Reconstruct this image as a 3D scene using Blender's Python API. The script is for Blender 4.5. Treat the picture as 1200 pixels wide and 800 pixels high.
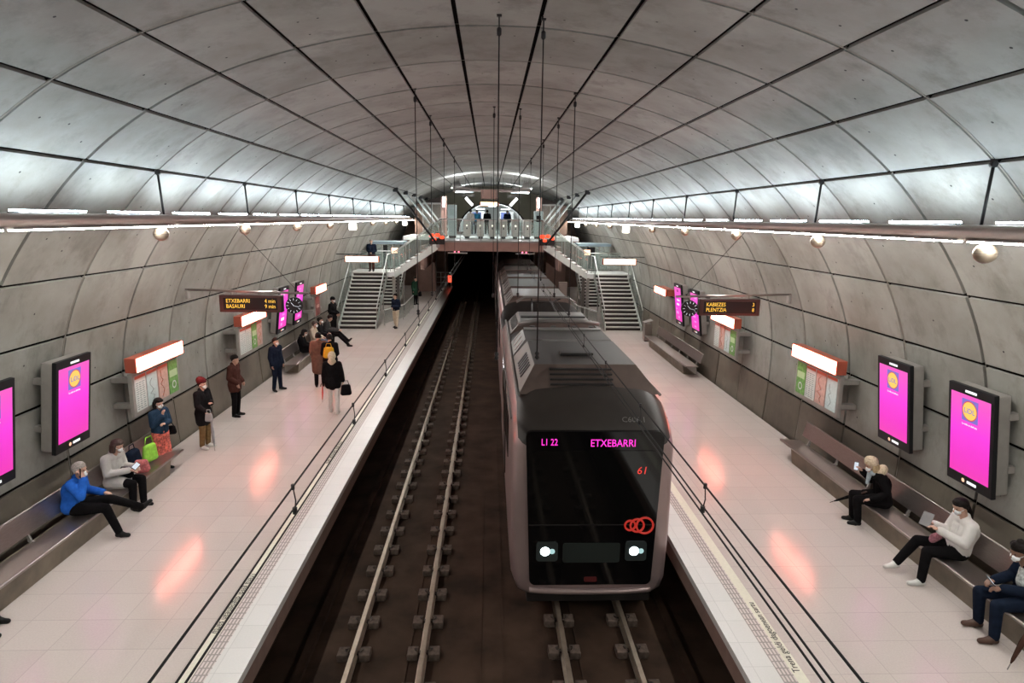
import bpy, bmesh, math, random
from mathutils import Vector, Matrix
random.seed(7)
PI = math.pi
SC = bpy.context.scene
COL = SC.collection
for o in list(bpy.data.objects): bpy.data.objects.remove(o)

# ---------------- camera, world, exposure ----------------
CAMH = 5.278
def make_camera():
    f, pi_, ya, ro = 750.84, .19, .036, .0126
    cp, sp, cy, sy = math.cos(pi_), math.sin(pi_), math.cos(ya), math.sin(ya)
    fw = Vector((sy*cp, cy*cp, -sp)); rt = Vector((cy, -sy, 0)); up = rt.cross(fw)
    c, s = math.cos(ro), math.sin(ro)
    r2 = c*rt + s*up; u2 = -s*rt + c*up
    cd = bpy.data.cameras.new('camera'); cd.sensor_width = 36; cd.lens = f/1200*36
    cd.clip_start = .05; cd.clip_end = 300
    co = bpy.data.objects.new('camera', cd); COL.objects.link(co)
    M = Matrix((( r2.x, u2.x, -fw.x, 0), (r2.y, u2.y, -fw.y, 0), (r2.z, u2.z, -fw.z, CAMH), (0, 0, 0, 1)))
    co.matrix_world = M
    SC.camera = co
make_camera()
w = bpy.data.worlds.new('world'); SC.world = w; w.use_nodes = True
w.node_tree.nodes['Background'].inputs[0].default_value = (.6, .65, .75, 1)
w.node_tree.nodes['Background'].inputs[1].default_value = .02
SC.view_settings.view_transform = 'Standard'; SC.view_settings.look = 'None'
SC.view_settings.gamma = 1; SC.view_settings.use_curve_mapping = False
SC.view_settings.exposure = 0.0
UP_STRENGTH = 50.0; UP_COL = (.74, .90, 1.0)
DOWN_STRENGTH = 108.0; DOWN_COL = (1.0, .985, .94)

# ---------------- materials ----------------
def s2l(c):
    c = c/255
    return c/12.92 if c <= .04045 else ((c+.055)/1.055)**2.4
def rgb(r, g, b): return (s2l(r), s2l(g), s2l(b))
MATS = {}
def mat(name, col, rough=.5, metal=0, var=.08, scale=6, emit=None, estr=0, trans=0, bump=0, spec=.5, stretch=None):
    if name in MATS: return MATS[name]
    m = bpy.data.materials.new(name); m.use_nodes = True
    nt = m.node_tree; N = nt.nodes; L = nt.links
    b = N['Principled BSDF']
    b.inputs['Roughness'].default_value = rough; b.inputs['Metallic'].default_value = metal
    b.inputs['Specular IOR Level'].default_value = spec
    if emit:
        b.inputs['Base Color'].default_value = (*col, 1)
        b.inputs['Emission Color'].default_value = (*emit, 1); b.inputs['Emission Strength'].default_value = estr
    if trans: b.inputs['Transmission Weight'].default_value = trans; b.inputs['IOR'].default_value = 1.05
    if var and not emit:
        tc = N.new('ShaderNodeTexCoord'); mp = N.new('ShaderNodeMapping'); nz = N.new('ShaderNodeTexNoise')
        if stretch: mp.inputs['Scale'].default_value = stretch
        nz.inputs['Scale'].default_value = scale; nz.inputs['Detail'].default_value = 5
        cr = N.new('ShaderNodeValToRGB')
        e = cr.color_ramp.elements; e[0].position = .3; e[1].position = .7
        e[0].color = (*[max(0, c*(1-var)) for c in col], 1); e[1].color = (*[min(1, c*(1+var)) for c in col], 1)
        L.new(tc.outputs['Object'], mp.inputs[0]); L.new(mp.outputs[0], nz.inputs['Vector'])
        L.new(nz.outputs['Fac'], cr.inputs[0]); L.new(cr.outputs[0], b.inputs['Base Color'])
        if bump:
            bp = N.new('ShaderNodeBump'); bp.inputs['Strength'].default_value = bump; bp.inputs['Distance'].default_value = .01
            L.new(nz.outputs['Fac'], bp.inputs['Height']); L.new(bp.outputs[0], b.inputs['Normal'])
    elif not emit: b.inputs['Base Color'].default_value = (*col, 1)
    MATS[name] = m
    return m
def concrete(name, base, dark, stain, vs=1.0):
    m = bpy.data.materials.new(name); m.use_nodes = True; nt = m.node_tree; N = nt.nodes; L = nt.links; b = N['Principled BSDF']
    b.inputs['Roughness'].default_value = .55; b.inputs['Specular IOR Level'].default_value = .35
    tc = N.new('ShaderNodeTexCoord')
    n1 = N.new('ShaderNodeTexNoise'); n1.inputs['Scale'].default_value = .55; n1.inputs['Detail'].default_value = 7; n1.inputs['Roughness'].default_value = .62
    n2 = N.new('ShaderNodeTexNoise'); n2.inputs['Scale'].default_value = 1.6; n2.inputs['Detail'].default_value = 9; n2.inputs['Roughness'].default_value = .7
    n3 = N.new('ShaderNodeTexNoise'); n3.inputs['Scale'].default_value = 28; n3.inputs['Detail'].default_value = 4
    mp = N.new('ShaderNodeMapping'); mp.inputs['Scale'].default_value = (1, 1.0, .55)
    L.new(tc.outputs['Object'], n1.inputs['Vector']); L.new(tc.outputs['Object'], mp.inputs[0]); L.new(mp.outputs[0], n2.inputs['Vector']); L.new(tc.outputs['Object'], n3.inputs['Vector'])
    # bay to bay tone: each precast ring a little different
    sx = N.new('ShaderNodeSeparateXYZ'); L.new(tc.outputs['Object'], sx.inputs[0])
    a1 = N.new('ShaderNodeMath'); a1.operation = 'SUBTRACT'; a1.inputs[1].default_value = 7.179; L.new(sx.outputs[1], a1.inputs[0])
    a2 = N.new('ShaderNodeMath'); a2.operation = 'DIVIDE'; a2.inputs[1].default_value = 1.886; L.new(a1.outputs[0], a2.inputs[0])
    a3 = N.new('ShaderNodeMath'); a3.operation = 'FLOOR'; L.new(a2.outputs[0], a3.inputs[0])
    wn = N.new('ShaderNodeTexWhiteNoise'); wn.noise_dimensions = '1D'; L.new(a3.outputs[0], wn.inputs['W'])
    r1 = N.new('ShaderNodeValToRGB'); e = r1.color_ramp.elements
    e[0].position = .36; e[0].color = (*dark, 1); e[1].position = .62; e[1].color = (*base, 1)
    L.new(n1.outputs['Fac'], r1.inputs[0])
    mx = N.new('ShaderNodeMix'); mx.data_type = 'RGBA'; mx.blend_type = 'MIX'
    r2 = N.new('ShaderNodeValToRGB'); e = r2.color_ramp.elements; e[0].position = .5; e[0].color = (0, 0, 0, 1); e[1].position = .72; e[1].color = (.75*vs, .75*vs, .75*vs, 1)
    L.new(n2.outputs['Fac'], r2.inputs[0]); L.new(r2.outputs[0], mx.inputs[0]); L.new(r1.outputs[0], mx.inputs[6]); mx.inputs[7].default_value = (*stain, 1)
    hs = N.new('ShaderNodeHueSaturation'); L.new(mx.outputs[2], hs.inputs['Color'])
    vm = N.new('ShaderNodeMapRange'); vm.inputs['To Min'].default_value = .90; vm.inputs['To Max'].default_value = 1.08; L.new(wn.outputs['Value'], vm.inputs[0]); L.new(vm.outputs[0], hs.inputs['Value'])
    L.new(hs.outputs[0], b.inputs['Base Color'])
    bp = N.new('ShaderNodeBump'); bp.inputs['Strength'].default_value = .12; bp.inputs['Distance'].default_value = .01; L.new(n3.outputs['Fac'], bp.inputs['Height']); L.new(bp.outputs[0], b.inputs['Normal'])
    MATS[name] = m; return m
def tiles(name, col, sx, sy, grout=.82, rough=.25, speck=.1, mortar=.006):
    m = bpy.data.materials.new(name); m.use_nodes = True; nt = m.node_tree; N = nt.nodes; L = nt.links; b = N['Principled BSDF']
    tc = N.new('ShaderNodeTexCoord'); br = N.new('ShaderNodeTexBrick')
    br.offset = 0; br.squash = 1; br.inputs['Scale'].default_value = 1; br.inputs['Brick Width'].default_value = sx; br.inputs['Row Height'].default_value = sy
    br.inputs['Mortar Size'].default_value = mortar; br.inputs['Mortar Smooth'].default_value = .3
    br.inputs['Color1'].default_value = (*[c*.97 for c in col], 1); br.inputs['Color2'].default_value = (*[min(1, c*1.03) for c in col], 1); br.inputs['Mortar'].default_value = (*[c*grout for c in col], 1)
    L.new(tc.outputs['Object'], br.inputs['Vector'])
    nz = N.new('ShaderNodeTexNoise'); nz.inputs['Scale'].default_value = 45; nz.inputs['Detail'].default_value = 2; L.new(tc.outputs['Object'], nz.inputs['Vector'])
    n2 = N.new('ShaderNodeTexNoise'); n2.inputs['Scale'].default_value = .8; n2.inputs['Detail'].default_value = 5; L.new(tc.outputs['Object'], n2.inputs['Vector'])
    hs = N.new('ShaderNodeHueSaturation'); L.new(br.outputs['Color'], hs.inputs['Color'])
    mr = N.new('ShaderNodeMapRange'); mr.inputs['From Min'].default_value = .3; mr.inputs['From Max'].default_value = .7; mr.inputs['To Min'].default_value = 1-speck; mr.inputs['To Max'].default_value = 1+speck*.6
    L.new(nz.outputs['Fac'], mr.inputs[0]); L.new(mr.outputs[0], hs.inputs['Value']); L.new(hs.outputs[0], b.inputs['Base Color'])
    r2 = N.new('ShaderNodeMapRange'); r2.inputs['To Min'].default_value = rough*.8; r2.inputs['To Max'].default_value = rough*1.25; L.new(n2.outputs['Fac'], r2.inputs[0]); L.new(r2.outputs[0], b.inputs['Roughness'])
    MATS[name] = m; return m
def glass(name, col, alpha=.25, rough=.05):
    m = bpy.data.materials.new(name); m.use_nodes = True; nt = m.node_tree; N = nt.nodes; L = nt.links
    N.remove(N['Principled BSDF']); out = N['Material Output']
    t = N.new('ShaderNodeBsdfTransparent'); t.inputs[0].default_value = (*[1-(1-c)*.45 for c in col], 1)
    g = N.new('ShaderNodeBsdfPrincipled'); g.inputs['Base Color'].default_value = (*col, 1); g.inputs['Roughness'].default_value = rough
    x = N.new('ShaderNodeMixShader'); x.inputs[0].default_value = alpha; L.new(t.outputs[0], x.inputs[1]); L.new(g.outputs[0], x.inputs[2]); L.new(x.outputs[0], out.inputs[0])
    MATS[name] = m; return m
def emis(name, col, strength): return mat(name, (.02, .02, .02), .4, emit=col, estr=strength)

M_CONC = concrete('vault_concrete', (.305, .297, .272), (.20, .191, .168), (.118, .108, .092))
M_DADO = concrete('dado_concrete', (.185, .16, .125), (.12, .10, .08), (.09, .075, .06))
M_DARKJ = mat('joint_black', (.006, .005, .0045), .9, var=0, spec=.05)
M_RIB = mat('joint_seal', (.20, .18, .15), .6, var=.15)
M_HOLE = mat('bolt_hole', (.02, .018, .016), .8, var=0)
M_FLOOR = tiles('platform_tile', (.60, .53, .495), .6, .6, rough=.165, speck=.05)
M_EDGE = tiles('edge_tile', (.66, .65, .63), .8, .45, rough=.3, speck=.03)
M_TACT = tiles('tactile_strip', (.62, .55, .52), .045, .12, grout=.45, rough=.4, speck=.05, mortar=.012)
M_CREAM = mat('cream_strip', (.72, .70, .58), .35, var=.05, scale=20)
M_FASC = mat('platform_fascia', (.22, .14, .115), .5, var=.15)
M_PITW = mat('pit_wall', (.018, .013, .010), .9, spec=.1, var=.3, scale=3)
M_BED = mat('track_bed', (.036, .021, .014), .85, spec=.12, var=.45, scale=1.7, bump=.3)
M_BLOCK = mat('block_concrete', (.085, .062, .05), .8, spec=.15, var=.3, scale=18, bump=.3)
M_RAIL = mat('rail_steel', (.34, .27, .21), .38, .7, var=.12, scale=9)
M_CLIP = mat('clip_steel', (.05, .035, .03), .6, .3, var=.2)
M_STEEL = mat('brushed_steel', (.40, .35, .325), .30, .9, var=.08, scale=12, stretch=(1, 30, 1))
M_STEEL2 = mat('painted_grey_metal', (.30, .28, .26), .4, .3, var=.08)
M_RAILW = mat('pale_handrail', (.62, .64, .62), .3, .5, var=.04)
M_BEAM = mat('beam_metal', (.50, .42, .38), .38, .5, var=.06, scale=2)
M_BLACK = mat('black_plastic', (.008, .008, .009), .5, var=0, spec=.25)
M_BLACKM = mat('black_rod', (.02, .018, .018), .5, .3, var=0)
M_UP = emis('uplight_tube', UP_COL, UP_STRENGTH)
M_DOWN = emis('downlight_tube', DOWN_COL, DOWN_STRENGTH)
M_BRONZE = mat('bronze_ball', (.36, .30, .23), .38, .7, var=.05)
M_LANT = emis('lantern_glow', (1, .93, .82), 4)
M_SIGNL = emis('sign_glow', (1, .17, .11), 30)
M_SIGNB = mat('sign_body_rust', (.32, .07, .04), .4, var=.05)
M_GLASS = glass('green_glass', (.74, .80, .77), .07)
M_GLASSW = glass('pale_glass', (.82, .93, .90), .10)
M_BROWN = mat('brown_wall', (.15, .09, .065), .7, var=.25, scale=1.5)
M_OLIVE = mat('olive_wall', (.36, .34, .26), .7, var=.08, scale=1)
M_PINKB = mat('pink_stone', (.34, .20, .165), .5, var=.12, scale=2)
M_WHITE = mat('white_paint', (.75, .76, .74), .4, var=.03)
M_BENCHC = mat('bench_concrete', (.20, .165, .125), .6, var=.25, scale=3, bump=.2)

# ---------------- mesh helpers ----------------
class MB:
    def __init__(s): s.v = []; s.f = []; s.m = []; s.mats = []; s.sm = []
    def mi(s, m):
        if m not in s.mats: s.mats.append(m)
        return s.mats.index(m)
    def add(s, vs, fs, m, smooth=False):
        o = len(s.v); s.v += [tuple(v) for v in vs]; k = s.mi(m)
        for f in fs: s.f.append([i+o for i in f]); s.m.append(k); s.sm.append(smooth)
        return s
    def box(s, x0, y0, z0, x1, y1, z1, m, bev=0):
        x0, x1 = sorted((x0, x1)); y0, y1 = sorted((y0, y1)); z0, z1 = sorted((z0, z1))
        if bev:
            b = min(bev, (x1-x0)*.45, (y1-y0)*.45, (z1-z0)*.45); bm = bmesh.new(); bmesh.ops.create_cube(bm, size=1)
            for v in bm.verts: v.co = Vector(((x0+x1)/2+v.co.x*(x1-x0), (y0+y1)/2+v.co.y*(y1-y0), (z0+z1)/2+v.co.z*(z1-z0)))
            bmesh.ops.bevel(bm, geom=list(bm.edges), offset=b, segments=2, affect='EDGES', profile=.6)
            bm.verts.index_update(); s.add([v.co for v in bm.verts], [[v.index for v in f.verts] for f in bm.faces], m); bm.free(); return s
        return s.add([(x0,y0,z0),(x1,y0,z0),(x1,y1,z0),(x0,y1,z0),(x0,y0,z1),(x1,y0,z1),(x1,y1,z1),(x0,y1,z1)],
            [(0,3,2,1),(4,5,6,7),(0,1,5,4),(1,2,6,5),(2,3,7,6),(3,0,4,7)], m)
    def tube(s, pts, r, m, n=8, caps=True):
        pts = [Vector(p) for p in pts]; rs = r if isinstance(r, (list, tuple)) else [r]*len(pts)
        vs = []; fs = []; ref = None
        for i, p in enumerate(pts):
            d = (pts[min(i+1, len(pts)-1)]-pts[max(i-1, 0)]).normalized()
            if ref is None: ref = Vector((0, 0, 1)) if abs(d.z) < .9 else Vector((1, 0, 0))
            u = ref.cross(d)
            if u.length < 1e-5: u = Vector((0, 1, 0)).cross(d)
            u.normalize(); v = d.cross(u); ref = v
            for k in range(n):
                a = 2*PI*k/n; vs.append(p+rs[i]*(math.cos(a)*u+math.sin(a)*v))
        for i in range(len(pts)-1):
            for k in range(n): fs.append((i*n+k, i*n+(k+1) % n, (i+1)*n+(k+1) % n, (i+1)*n+k))
        s.add(vs, fs, m, n > 5)
        if caps: s.add(vs[:n], [list(range(n))[::-1]], m); s.add(vs[-n:], [list(range(n))], m)
        return s
    def bar(s, a, b, w, h, m, up=(0, 0, 1)):
        a = Vector(a); b = Vector(b); d = (b-a).normalized(); u = Vector(up).cross(d)
        if u.length < 1e-4: u = Vector((1, 0, 0)).cross(d)
        u.normalize(); v = d.cross(u); vs = []
        for p in (a, b):
            for (i, j) in ((-1,-1),(1,-1),(1,1),(-1,1)): vs.append(p+u*w/2*i+v*h/2*j)
        return s.add(vs, [(0,3,2,1),(4,5,6,7),(0,1,5,4),(1,2,6,5),(2,3,7,6),(3,0,4,7)], m)
    def prism(s, poly, axis, a0, a1, m, smooth=False):
        """poly: 2D points; axis 'x','y','z' extruded from a0 to a1."""
        def P(p, a):
            return {'x': (a, p[0], p[1]), 'y': (p[0], a, p[1]), 'z': (p[0], p[1], a)}[axis]
        n = len(poly); vs = [P(p, a0) for p in poly]+[P(p, a1) for p in poly]
        s.add(vs, [(i, (i+1) % n, n+(i+1) % n, n+i) for i in range(n)], m, smooth)
        s.add(vs, [list(range(n))[::-1], list(range(n, 2*n))], m)
        return s
    def sphere(s, c, r, m, n=16, sc=(1, 1, 1), k=10):
        vs = [(c[0], c[1], c[2]+r*sc[2])]; fs = []
        for i in range(1, k):
            t = PI*i/k
            for j in range(n):
                a = 2*PI*j/n; vs.append((c[0]+r*sc[0]*math.sin(t)*math.cos(a), c[1]+r*sc[1]*math.sin(t)*math.sin(a), c[2]+r*sc[2]*math.cos(t)))
        vs.append((c[0], c[1], c[2]-r*sc[2])); e = len(vs)-1
        for j in range(n):
            fs.append((0, 1+j, 1+(j+1) % n)); fs.append((e, e-n+(j+1) % n, e-n+j))
            for i in range(k-2): fs.append((1+i*n+j, 1+(i+1)*n+j, 1+(i+1)*n+(j+1) % n, 1+i*n+(j+1) % n))
        return s.add(vs, fs, m, True)
    def disc(s, c, nrm, r, m, n=16, r2=0):
        c = Vector(c); nrm = Vector(nrm).normalized(); u = nrm.orthogonal().normalized(); v = nrm.cross(u)
        ring = lambda q: [c+q*(math.cos(2*PI*k/n)*u+math.sin(2*PI*k/n)*v) for k in range(n)]
        if r2: return s.add(ring(r)+ring(r2), [(k, (k+1) % n, n+(k+1) % n, n+k) for k in range(n)], m)
        return s.add(ring(r), [list(range(n))], m)
    def lathe(s, prof, c, m, n=16):
        vs = []; fs = []
        for (r, z) in prof:
            for k in range(n): a = 2*PI*k/n; vs.append((c[0]+r*math.cos(a), c[1]+r*math.sin(a), c[2]+z))
        for i in range(len(prof)-1):
            for k in range(n): fs.append((i*n+k, i*n+(k+1) % n, (i+1)*n+(k+1) % n, (i+1)*n+k))
        s.add(vs, fs, m, True)
        return s.add(vs, [list(range(n))[::-1], list(range(len(vs)-n, len(vs)))], m)
    def xf(s, M):
        s.v = [tuple(M @ Vector(v)) for v in s.v]; return s
    def build(s, name, parent=None, fix=True):
        me = bpy.data.meshes.new(name); me.from_pydata(s.v, [], s.f)
        for m in s.mats: me.materials.append(m)
        me.polygons.foreach_set('material_index', s.m); me.polygons.foreach_set('use_smooth', s.sm)
        if fix:
            bm = bmesh.new(); bm.from_mesh(me); bmesh.ops.remove_doubles(bm, verts=bm.verts, dist=1e-5); bmesh.ops.recalc_face_normals(bm, faces=bm.faces); bm.to_mesh(me); bm.free()
        o = bpy.data.objects.new(name, me); COL.objects.link(o)
        if parent: o.parent = parent
        return o
def tag(o, label=None, cat=None, group=None, kind=None):
    if label: o['label'] = label
    if cat: o['category'] = cat
    if group: o['group'] = group
    if kind: o['kind'] = kind
    return o
def thing(name, label, cat, loc=(0, 0, 0), rz=0, group=None):
    o = bpy.data.objects.new(name, None); COL.objects.link(o); o.location = loc; o.rotation_euler = (0, 0, rz); o.empty_display_size = .1
    return tag(o, label, cat, group)
def struct(mb, name, label=None):
    o = mb.build(name); o['kind'] = 'structure'
    if label: o['label'] = label
    return o
def dup(o, parent=None):
    c = o.copy(); COL.objects.link(c)
    if parent: c.parent = parent
    for ch in list(o.children): dup(ch, c)
    return c
def text_obj(name, txt, size, m, parent, M, depth=.002, align='CENTER', sx=1):
    cu = bpy.data.curves.new(name, 'FONT'); cu.body = txt; cu.size = size; cu.extrude = depth; cu.align_x = align; cu.align_y = 'CENTER'; cu.resolution_u = 2
    t = bpy.data.objects.new(name, cu); COL.objects.link(t)
    me = bpy.data.meshes.new_from_object(t); bpy.data.objects.remove(t); bpy.data.curves.remove(cu)
    me.transform(M @ Matrix.Diagonal((sx, 1, 1, 1)))
    me.materials.clear(); me.materials.append(m)
    o = bpy.data.objects.new(name, me); COL.objects.link(o)
    if parent: o.parent = parent
    return o
def frame(o, xdir, ydir):
    x = Vector(xdir).normalized(); y = Vector(ydir).normalized(); z = x.cross(y)
    return Matrix(((x.x, y.x, z.x, o[0]), (x.y, y.y, z.y, o[1]), (x.z, y.z, z.z, o[2]), (0, 0, 0, 1)))

# ---------------- the vault ----------------
XC = .088; RY0 = 7.179; RDY = 1.886
RINGY = lambda n: RY0+n*RDY
JR = [(7.40, -.06), (7.476, 1.033), (7.47, 2.144), (7.281, 3.215), (6.853, 4.242), (6.245, 5.150), (5.508, 5.964), (4.635, 6.618), (3.669, 7.097), (2.636, 7.424), (1.584, 7.637), (.536, 7.747)]
FULL = [(-x, z) for x, z in JR]+[(x, z) for x, z in reversed(JR)]     # left base ... crown ... right base
def cr(p0, p1, p2, p3, t):
    return tuple(.5*((2*b)+(-a+c)*t+(2*a-5*b+4*c-d)*t*t+(-a+3*b-3*c+d)*t**3) for a, b, c, d in zip(p0, p1, p2, p3))
NP = len(FULL)-1
def prof(i, t):
    g = lambda k: FULL[max(0, min(NP, k))]
    p = cr(g(i-1), g(i), g(i+1), g(i+2), t); return (p[0]+XC, p[1])
def profn(i, t):
    a = Vector(prof(i, max(0, t-.02))); b = Vector(prof(i, min(1, t+.02))); d = (b-a).normalized()
    return Vector((-d.y, d.x))       # outward (up / away from the hall)
N0, N1 = -9, 24
def vault_part(name, panels, matf):
    mb = MB(); S = 5; rnd = random.Random(len(panels)*31+panels[0])
    for i in panels:
        L_ = (Vector(prof(i, 1))-Vector(prof(i, 0))).length; g = .03/L_
        ts = [g+(1-2*g)*k/S for k in range(S+1)]
        P = [Vector(prof(i, t)) for t in ts]; Q = [p+profn(i, t)*.05 for p, t in zip(P, ts)]
        m = matf(i)
        for n in range(N0, N1):
            y0 = RINGY(n)+.034; y1 = RINGY(n+1)-.034
            vs = []
            for p in P: vs += [(p.x, y0, p.y), (p.x, y1, p.y)]
            for q in Q: vs += [(q.x, y0, q.y), (q.x, y1, q.y)]
            o = 2*(S+1); fs = [(2*k, 2*k+1, 2*k+3, 2*k+2) for k in range(S)]
            sid = [(2*k, 2*k+2, o+2*k+2, o+2*k) for k in range(S)]+[(2*k+1, o+2*k+1, o+2*k+3, 2*k+3) for k in range(S)]+[(0, o, o+1, 1), (2*S, 2*S+1, o+2*S+1, o+2*S)]
            mb.add(vs, fs, m, True); mb.add(vs, sid, m, False)
            if m is M_CONC and n > -3:
                for q in range(rnd.choice((1, 2, 2, 3))):
                    t = rnd.choice((.28, .5, .72)); yy = y0+(y1-y0)*rnd.choice((.22, .5, .78)); c = Vector(prof(i, t)); nn = profn(i, t)
                    mb.disc((c.x-nn.x*.004, yy, c.y-nn.y*.004), (-nn.x, 0, -nn.y), .016, M_HOLE, 8)
        # dark backing behind the joints
        T = [k/S for k in range(S+1)]; Bk = [Vector(prof(i, t))+profn(i, t)*.045 for t in T]
        vs = []
        for q in Bk: vs += [(q.x, RINGY(N0), q.y), (q.x, RINGY(N1), q.y)]
        mb.add(vs, [(2*k, 2*k+1, 2*k+3, 2*k+2) for k in range(S)], M_DARKJ, True)
        # seals in the ring joints
        for n in range(N0, N1+1):
            w2 = .014 if n % 2 == 0 else .006; dp = .006 if n % 2 == 0 else .025
            y = RINGY(n); vs = []
            for t in T:
                c = Vector(prof(i, t)); nn = profn(i, t); a = c+nn*dp; vs += [(a.x, y-w2, a.y), (a.x, y+w2, a.y)]
            mb.add(vs, [(2*k, 2*k+1, 2*k+3, 2*k+2) for k in range(S)], M_RIB, True)
    o = mb.build(name, fix=False); o['kind'] = 'structure'
    return o
# panel i lies between FULL[i] and FULL[i+1]; 0 = left dado, NP-1 = right dado
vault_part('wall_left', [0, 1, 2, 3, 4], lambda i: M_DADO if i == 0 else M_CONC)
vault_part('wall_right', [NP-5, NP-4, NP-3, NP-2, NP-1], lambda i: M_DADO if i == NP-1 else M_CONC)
vault_part('ceiling', list(range(5, NP-5)), lambda i: M_CONC)
YB, YE = RINGY(N0), RINGY(N1)      # hall from behind the camera to the far wall

# wall behind the camera
mb = MB(); n = NP; pts = [prof(i, k/4) for i in range(NP) for k in range(4)]+[prof(NP-1, 1)]
vs = [(x*1.01, YB+.02, z*1.005-.02) for x, z in pts]; mb.add(vs, [list(range(len(vs)))], M_OLIVE); mb.box(-7.4, YB, -1.2, 7.6, YB-.1, 0, M_BROWN)
struct(mb, 'wall_back')

# ---------------- platforms and pit ----------------
EL, ER = -2.87, 3.07; PEND = 50.5
def platform(sgn, e, name):
    wx = XC+sgn*7.33
    a = sorted((e+sgn*.0, e+sgn*.39)); b = sorted((e+sgn*.39, e+sgn*.56)); c = sorted((e+sgn*.56, e+sgn*.70)); d = sorted((e+sgn*.70, wx))
    f = MB()
    for (r, m) in ((a, M_EDGE), (b, M_TACT), (c, M_CREAM), (d, M_FLOOR)): f.box(r[0], YB, -.10, r[1], PEND, 0, m)
    f.box(*sorted((wx, XC+sgn*7.5))[:1], YB, -.12, sorted((wx, XC+sgn*7.5))[1], PEND, -.06, M_DARKJ)
    o = f.build(name); o['kind'] = 'structure'
    t = MB(); xs = sorted((e, e+sgn*.05)); t.box(xs[0], YB, -.34, xs[1], PEND, -.10, M_FASC)
    t.build('trim_1' if sgn < 0 else 'trim_2')['kind'] = 'structure'
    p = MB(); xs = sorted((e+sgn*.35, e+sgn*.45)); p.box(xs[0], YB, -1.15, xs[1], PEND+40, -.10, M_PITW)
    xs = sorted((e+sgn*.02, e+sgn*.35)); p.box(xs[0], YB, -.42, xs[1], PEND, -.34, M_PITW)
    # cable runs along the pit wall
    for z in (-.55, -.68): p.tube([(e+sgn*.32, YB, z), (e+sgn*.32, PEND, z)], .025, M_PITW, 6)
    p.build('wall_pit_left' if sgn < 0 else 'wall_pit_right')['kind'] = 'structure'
platform(-1, EL, 'floor'); platform(1, ER, 'floor')
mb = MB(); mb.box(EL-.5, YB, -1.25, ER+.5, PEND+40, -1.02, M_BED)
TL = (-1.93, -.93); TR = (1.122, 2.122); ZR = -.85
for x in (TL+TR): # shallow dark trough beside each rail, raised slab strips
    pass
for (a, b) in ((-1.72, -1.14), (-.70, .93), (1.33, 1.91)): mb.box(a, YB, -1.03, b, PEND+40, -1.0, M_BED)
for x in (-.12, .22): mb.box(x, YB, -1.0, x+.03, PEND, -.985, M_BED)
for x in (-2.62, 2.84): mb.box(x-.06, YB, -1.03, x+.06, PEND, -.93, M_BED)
o = struct(mb, 'floor')
# rails
for k, (x, lb) in enumerate(zip(TL+TR, ('left rail of the empty left track', 'right rail of the empty left track', 'left rail of the track under the train', 'right rail of the track under the train'))):
    mb = MB(); pl = [(-.06, -.12), (.06, -.12), (.06, -.105), (.012, -.09), (.012, -.04), (.033, -.03), (.033, 0), (-.033, 0), (-.033, -.03), (-.012, -.04), (-.012, -.09), (-.06, -.105)]
    mb.prism([(x+a, ZR+b) for a, b in pl], 'y', YB, PEND+30, M_RAIL)
    tag(mb.build('rail'), 'long polished steel '+lb, 'rail')
# support blocks
base = thing('rail_support_block', 'x', 'rail block')
b1 = MB(); 
for s in (-1, 1):
    b1.box(s*.075 if s > 0 else -.235, -.10, -.17, .235 if s > 0 else -.075, .10, -.055, M_BLOCK, .015)
b1.box(-.075, -.10, -.17, .075, .10, -.125, M_BLOCK)
b1.build('concrete_block', base)
for s in (-1, 1):
    c = MB(); c.box(s*.04, -.035, -.125, s*.10, .035, -.075, M_CLIP, .008); c.tube([(s*.10, -.03, -.045), (s*.13, 0, -.03), (s*.10, .03, -.045)], .01, M_CLIP, 6); c.build('rail_clip', base)
first = True
BY0 = 6.85-.745*6
for tr, (xs, lab) in enumerate(((TL, 'empty left track'), (TR, 'train track'))):
    for n in range(0, 62):
        y = BY0+n*.745
        if tr == 1 and y > 10: break
        for k, x in enumerate(xs):
            o = base if first else dup(base); first = False
            o.location = (x, y, ZR)
            o['label'] = 'low concrete block clamping the %s rail of the %s' % (('left', 'right')[k], lab)
            o['group'] = 'rail blocks under the %s rail of the %s' % (('left', 'right')[k], lab)

# writing on the cream strip
def strip_text(x, y, sgn):
    # reads along the platform, tops towards the track
    M = frame((x, y, .003), (0, sgn, 0), (-sgn, 0, 0))
    return text_obj('trim_3', 'Trena geldi dagoenean sartu', .125, M_BLACK, None, M, .0008)
for y in (7.35, 13.0, 19.0): strip_text(ER+.63, y, 1)['kind'] = 'structure'
for y in (8.2, 14.0): strip_text(EL-.63, y, -1)['kind'] = 'structure'

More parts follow.
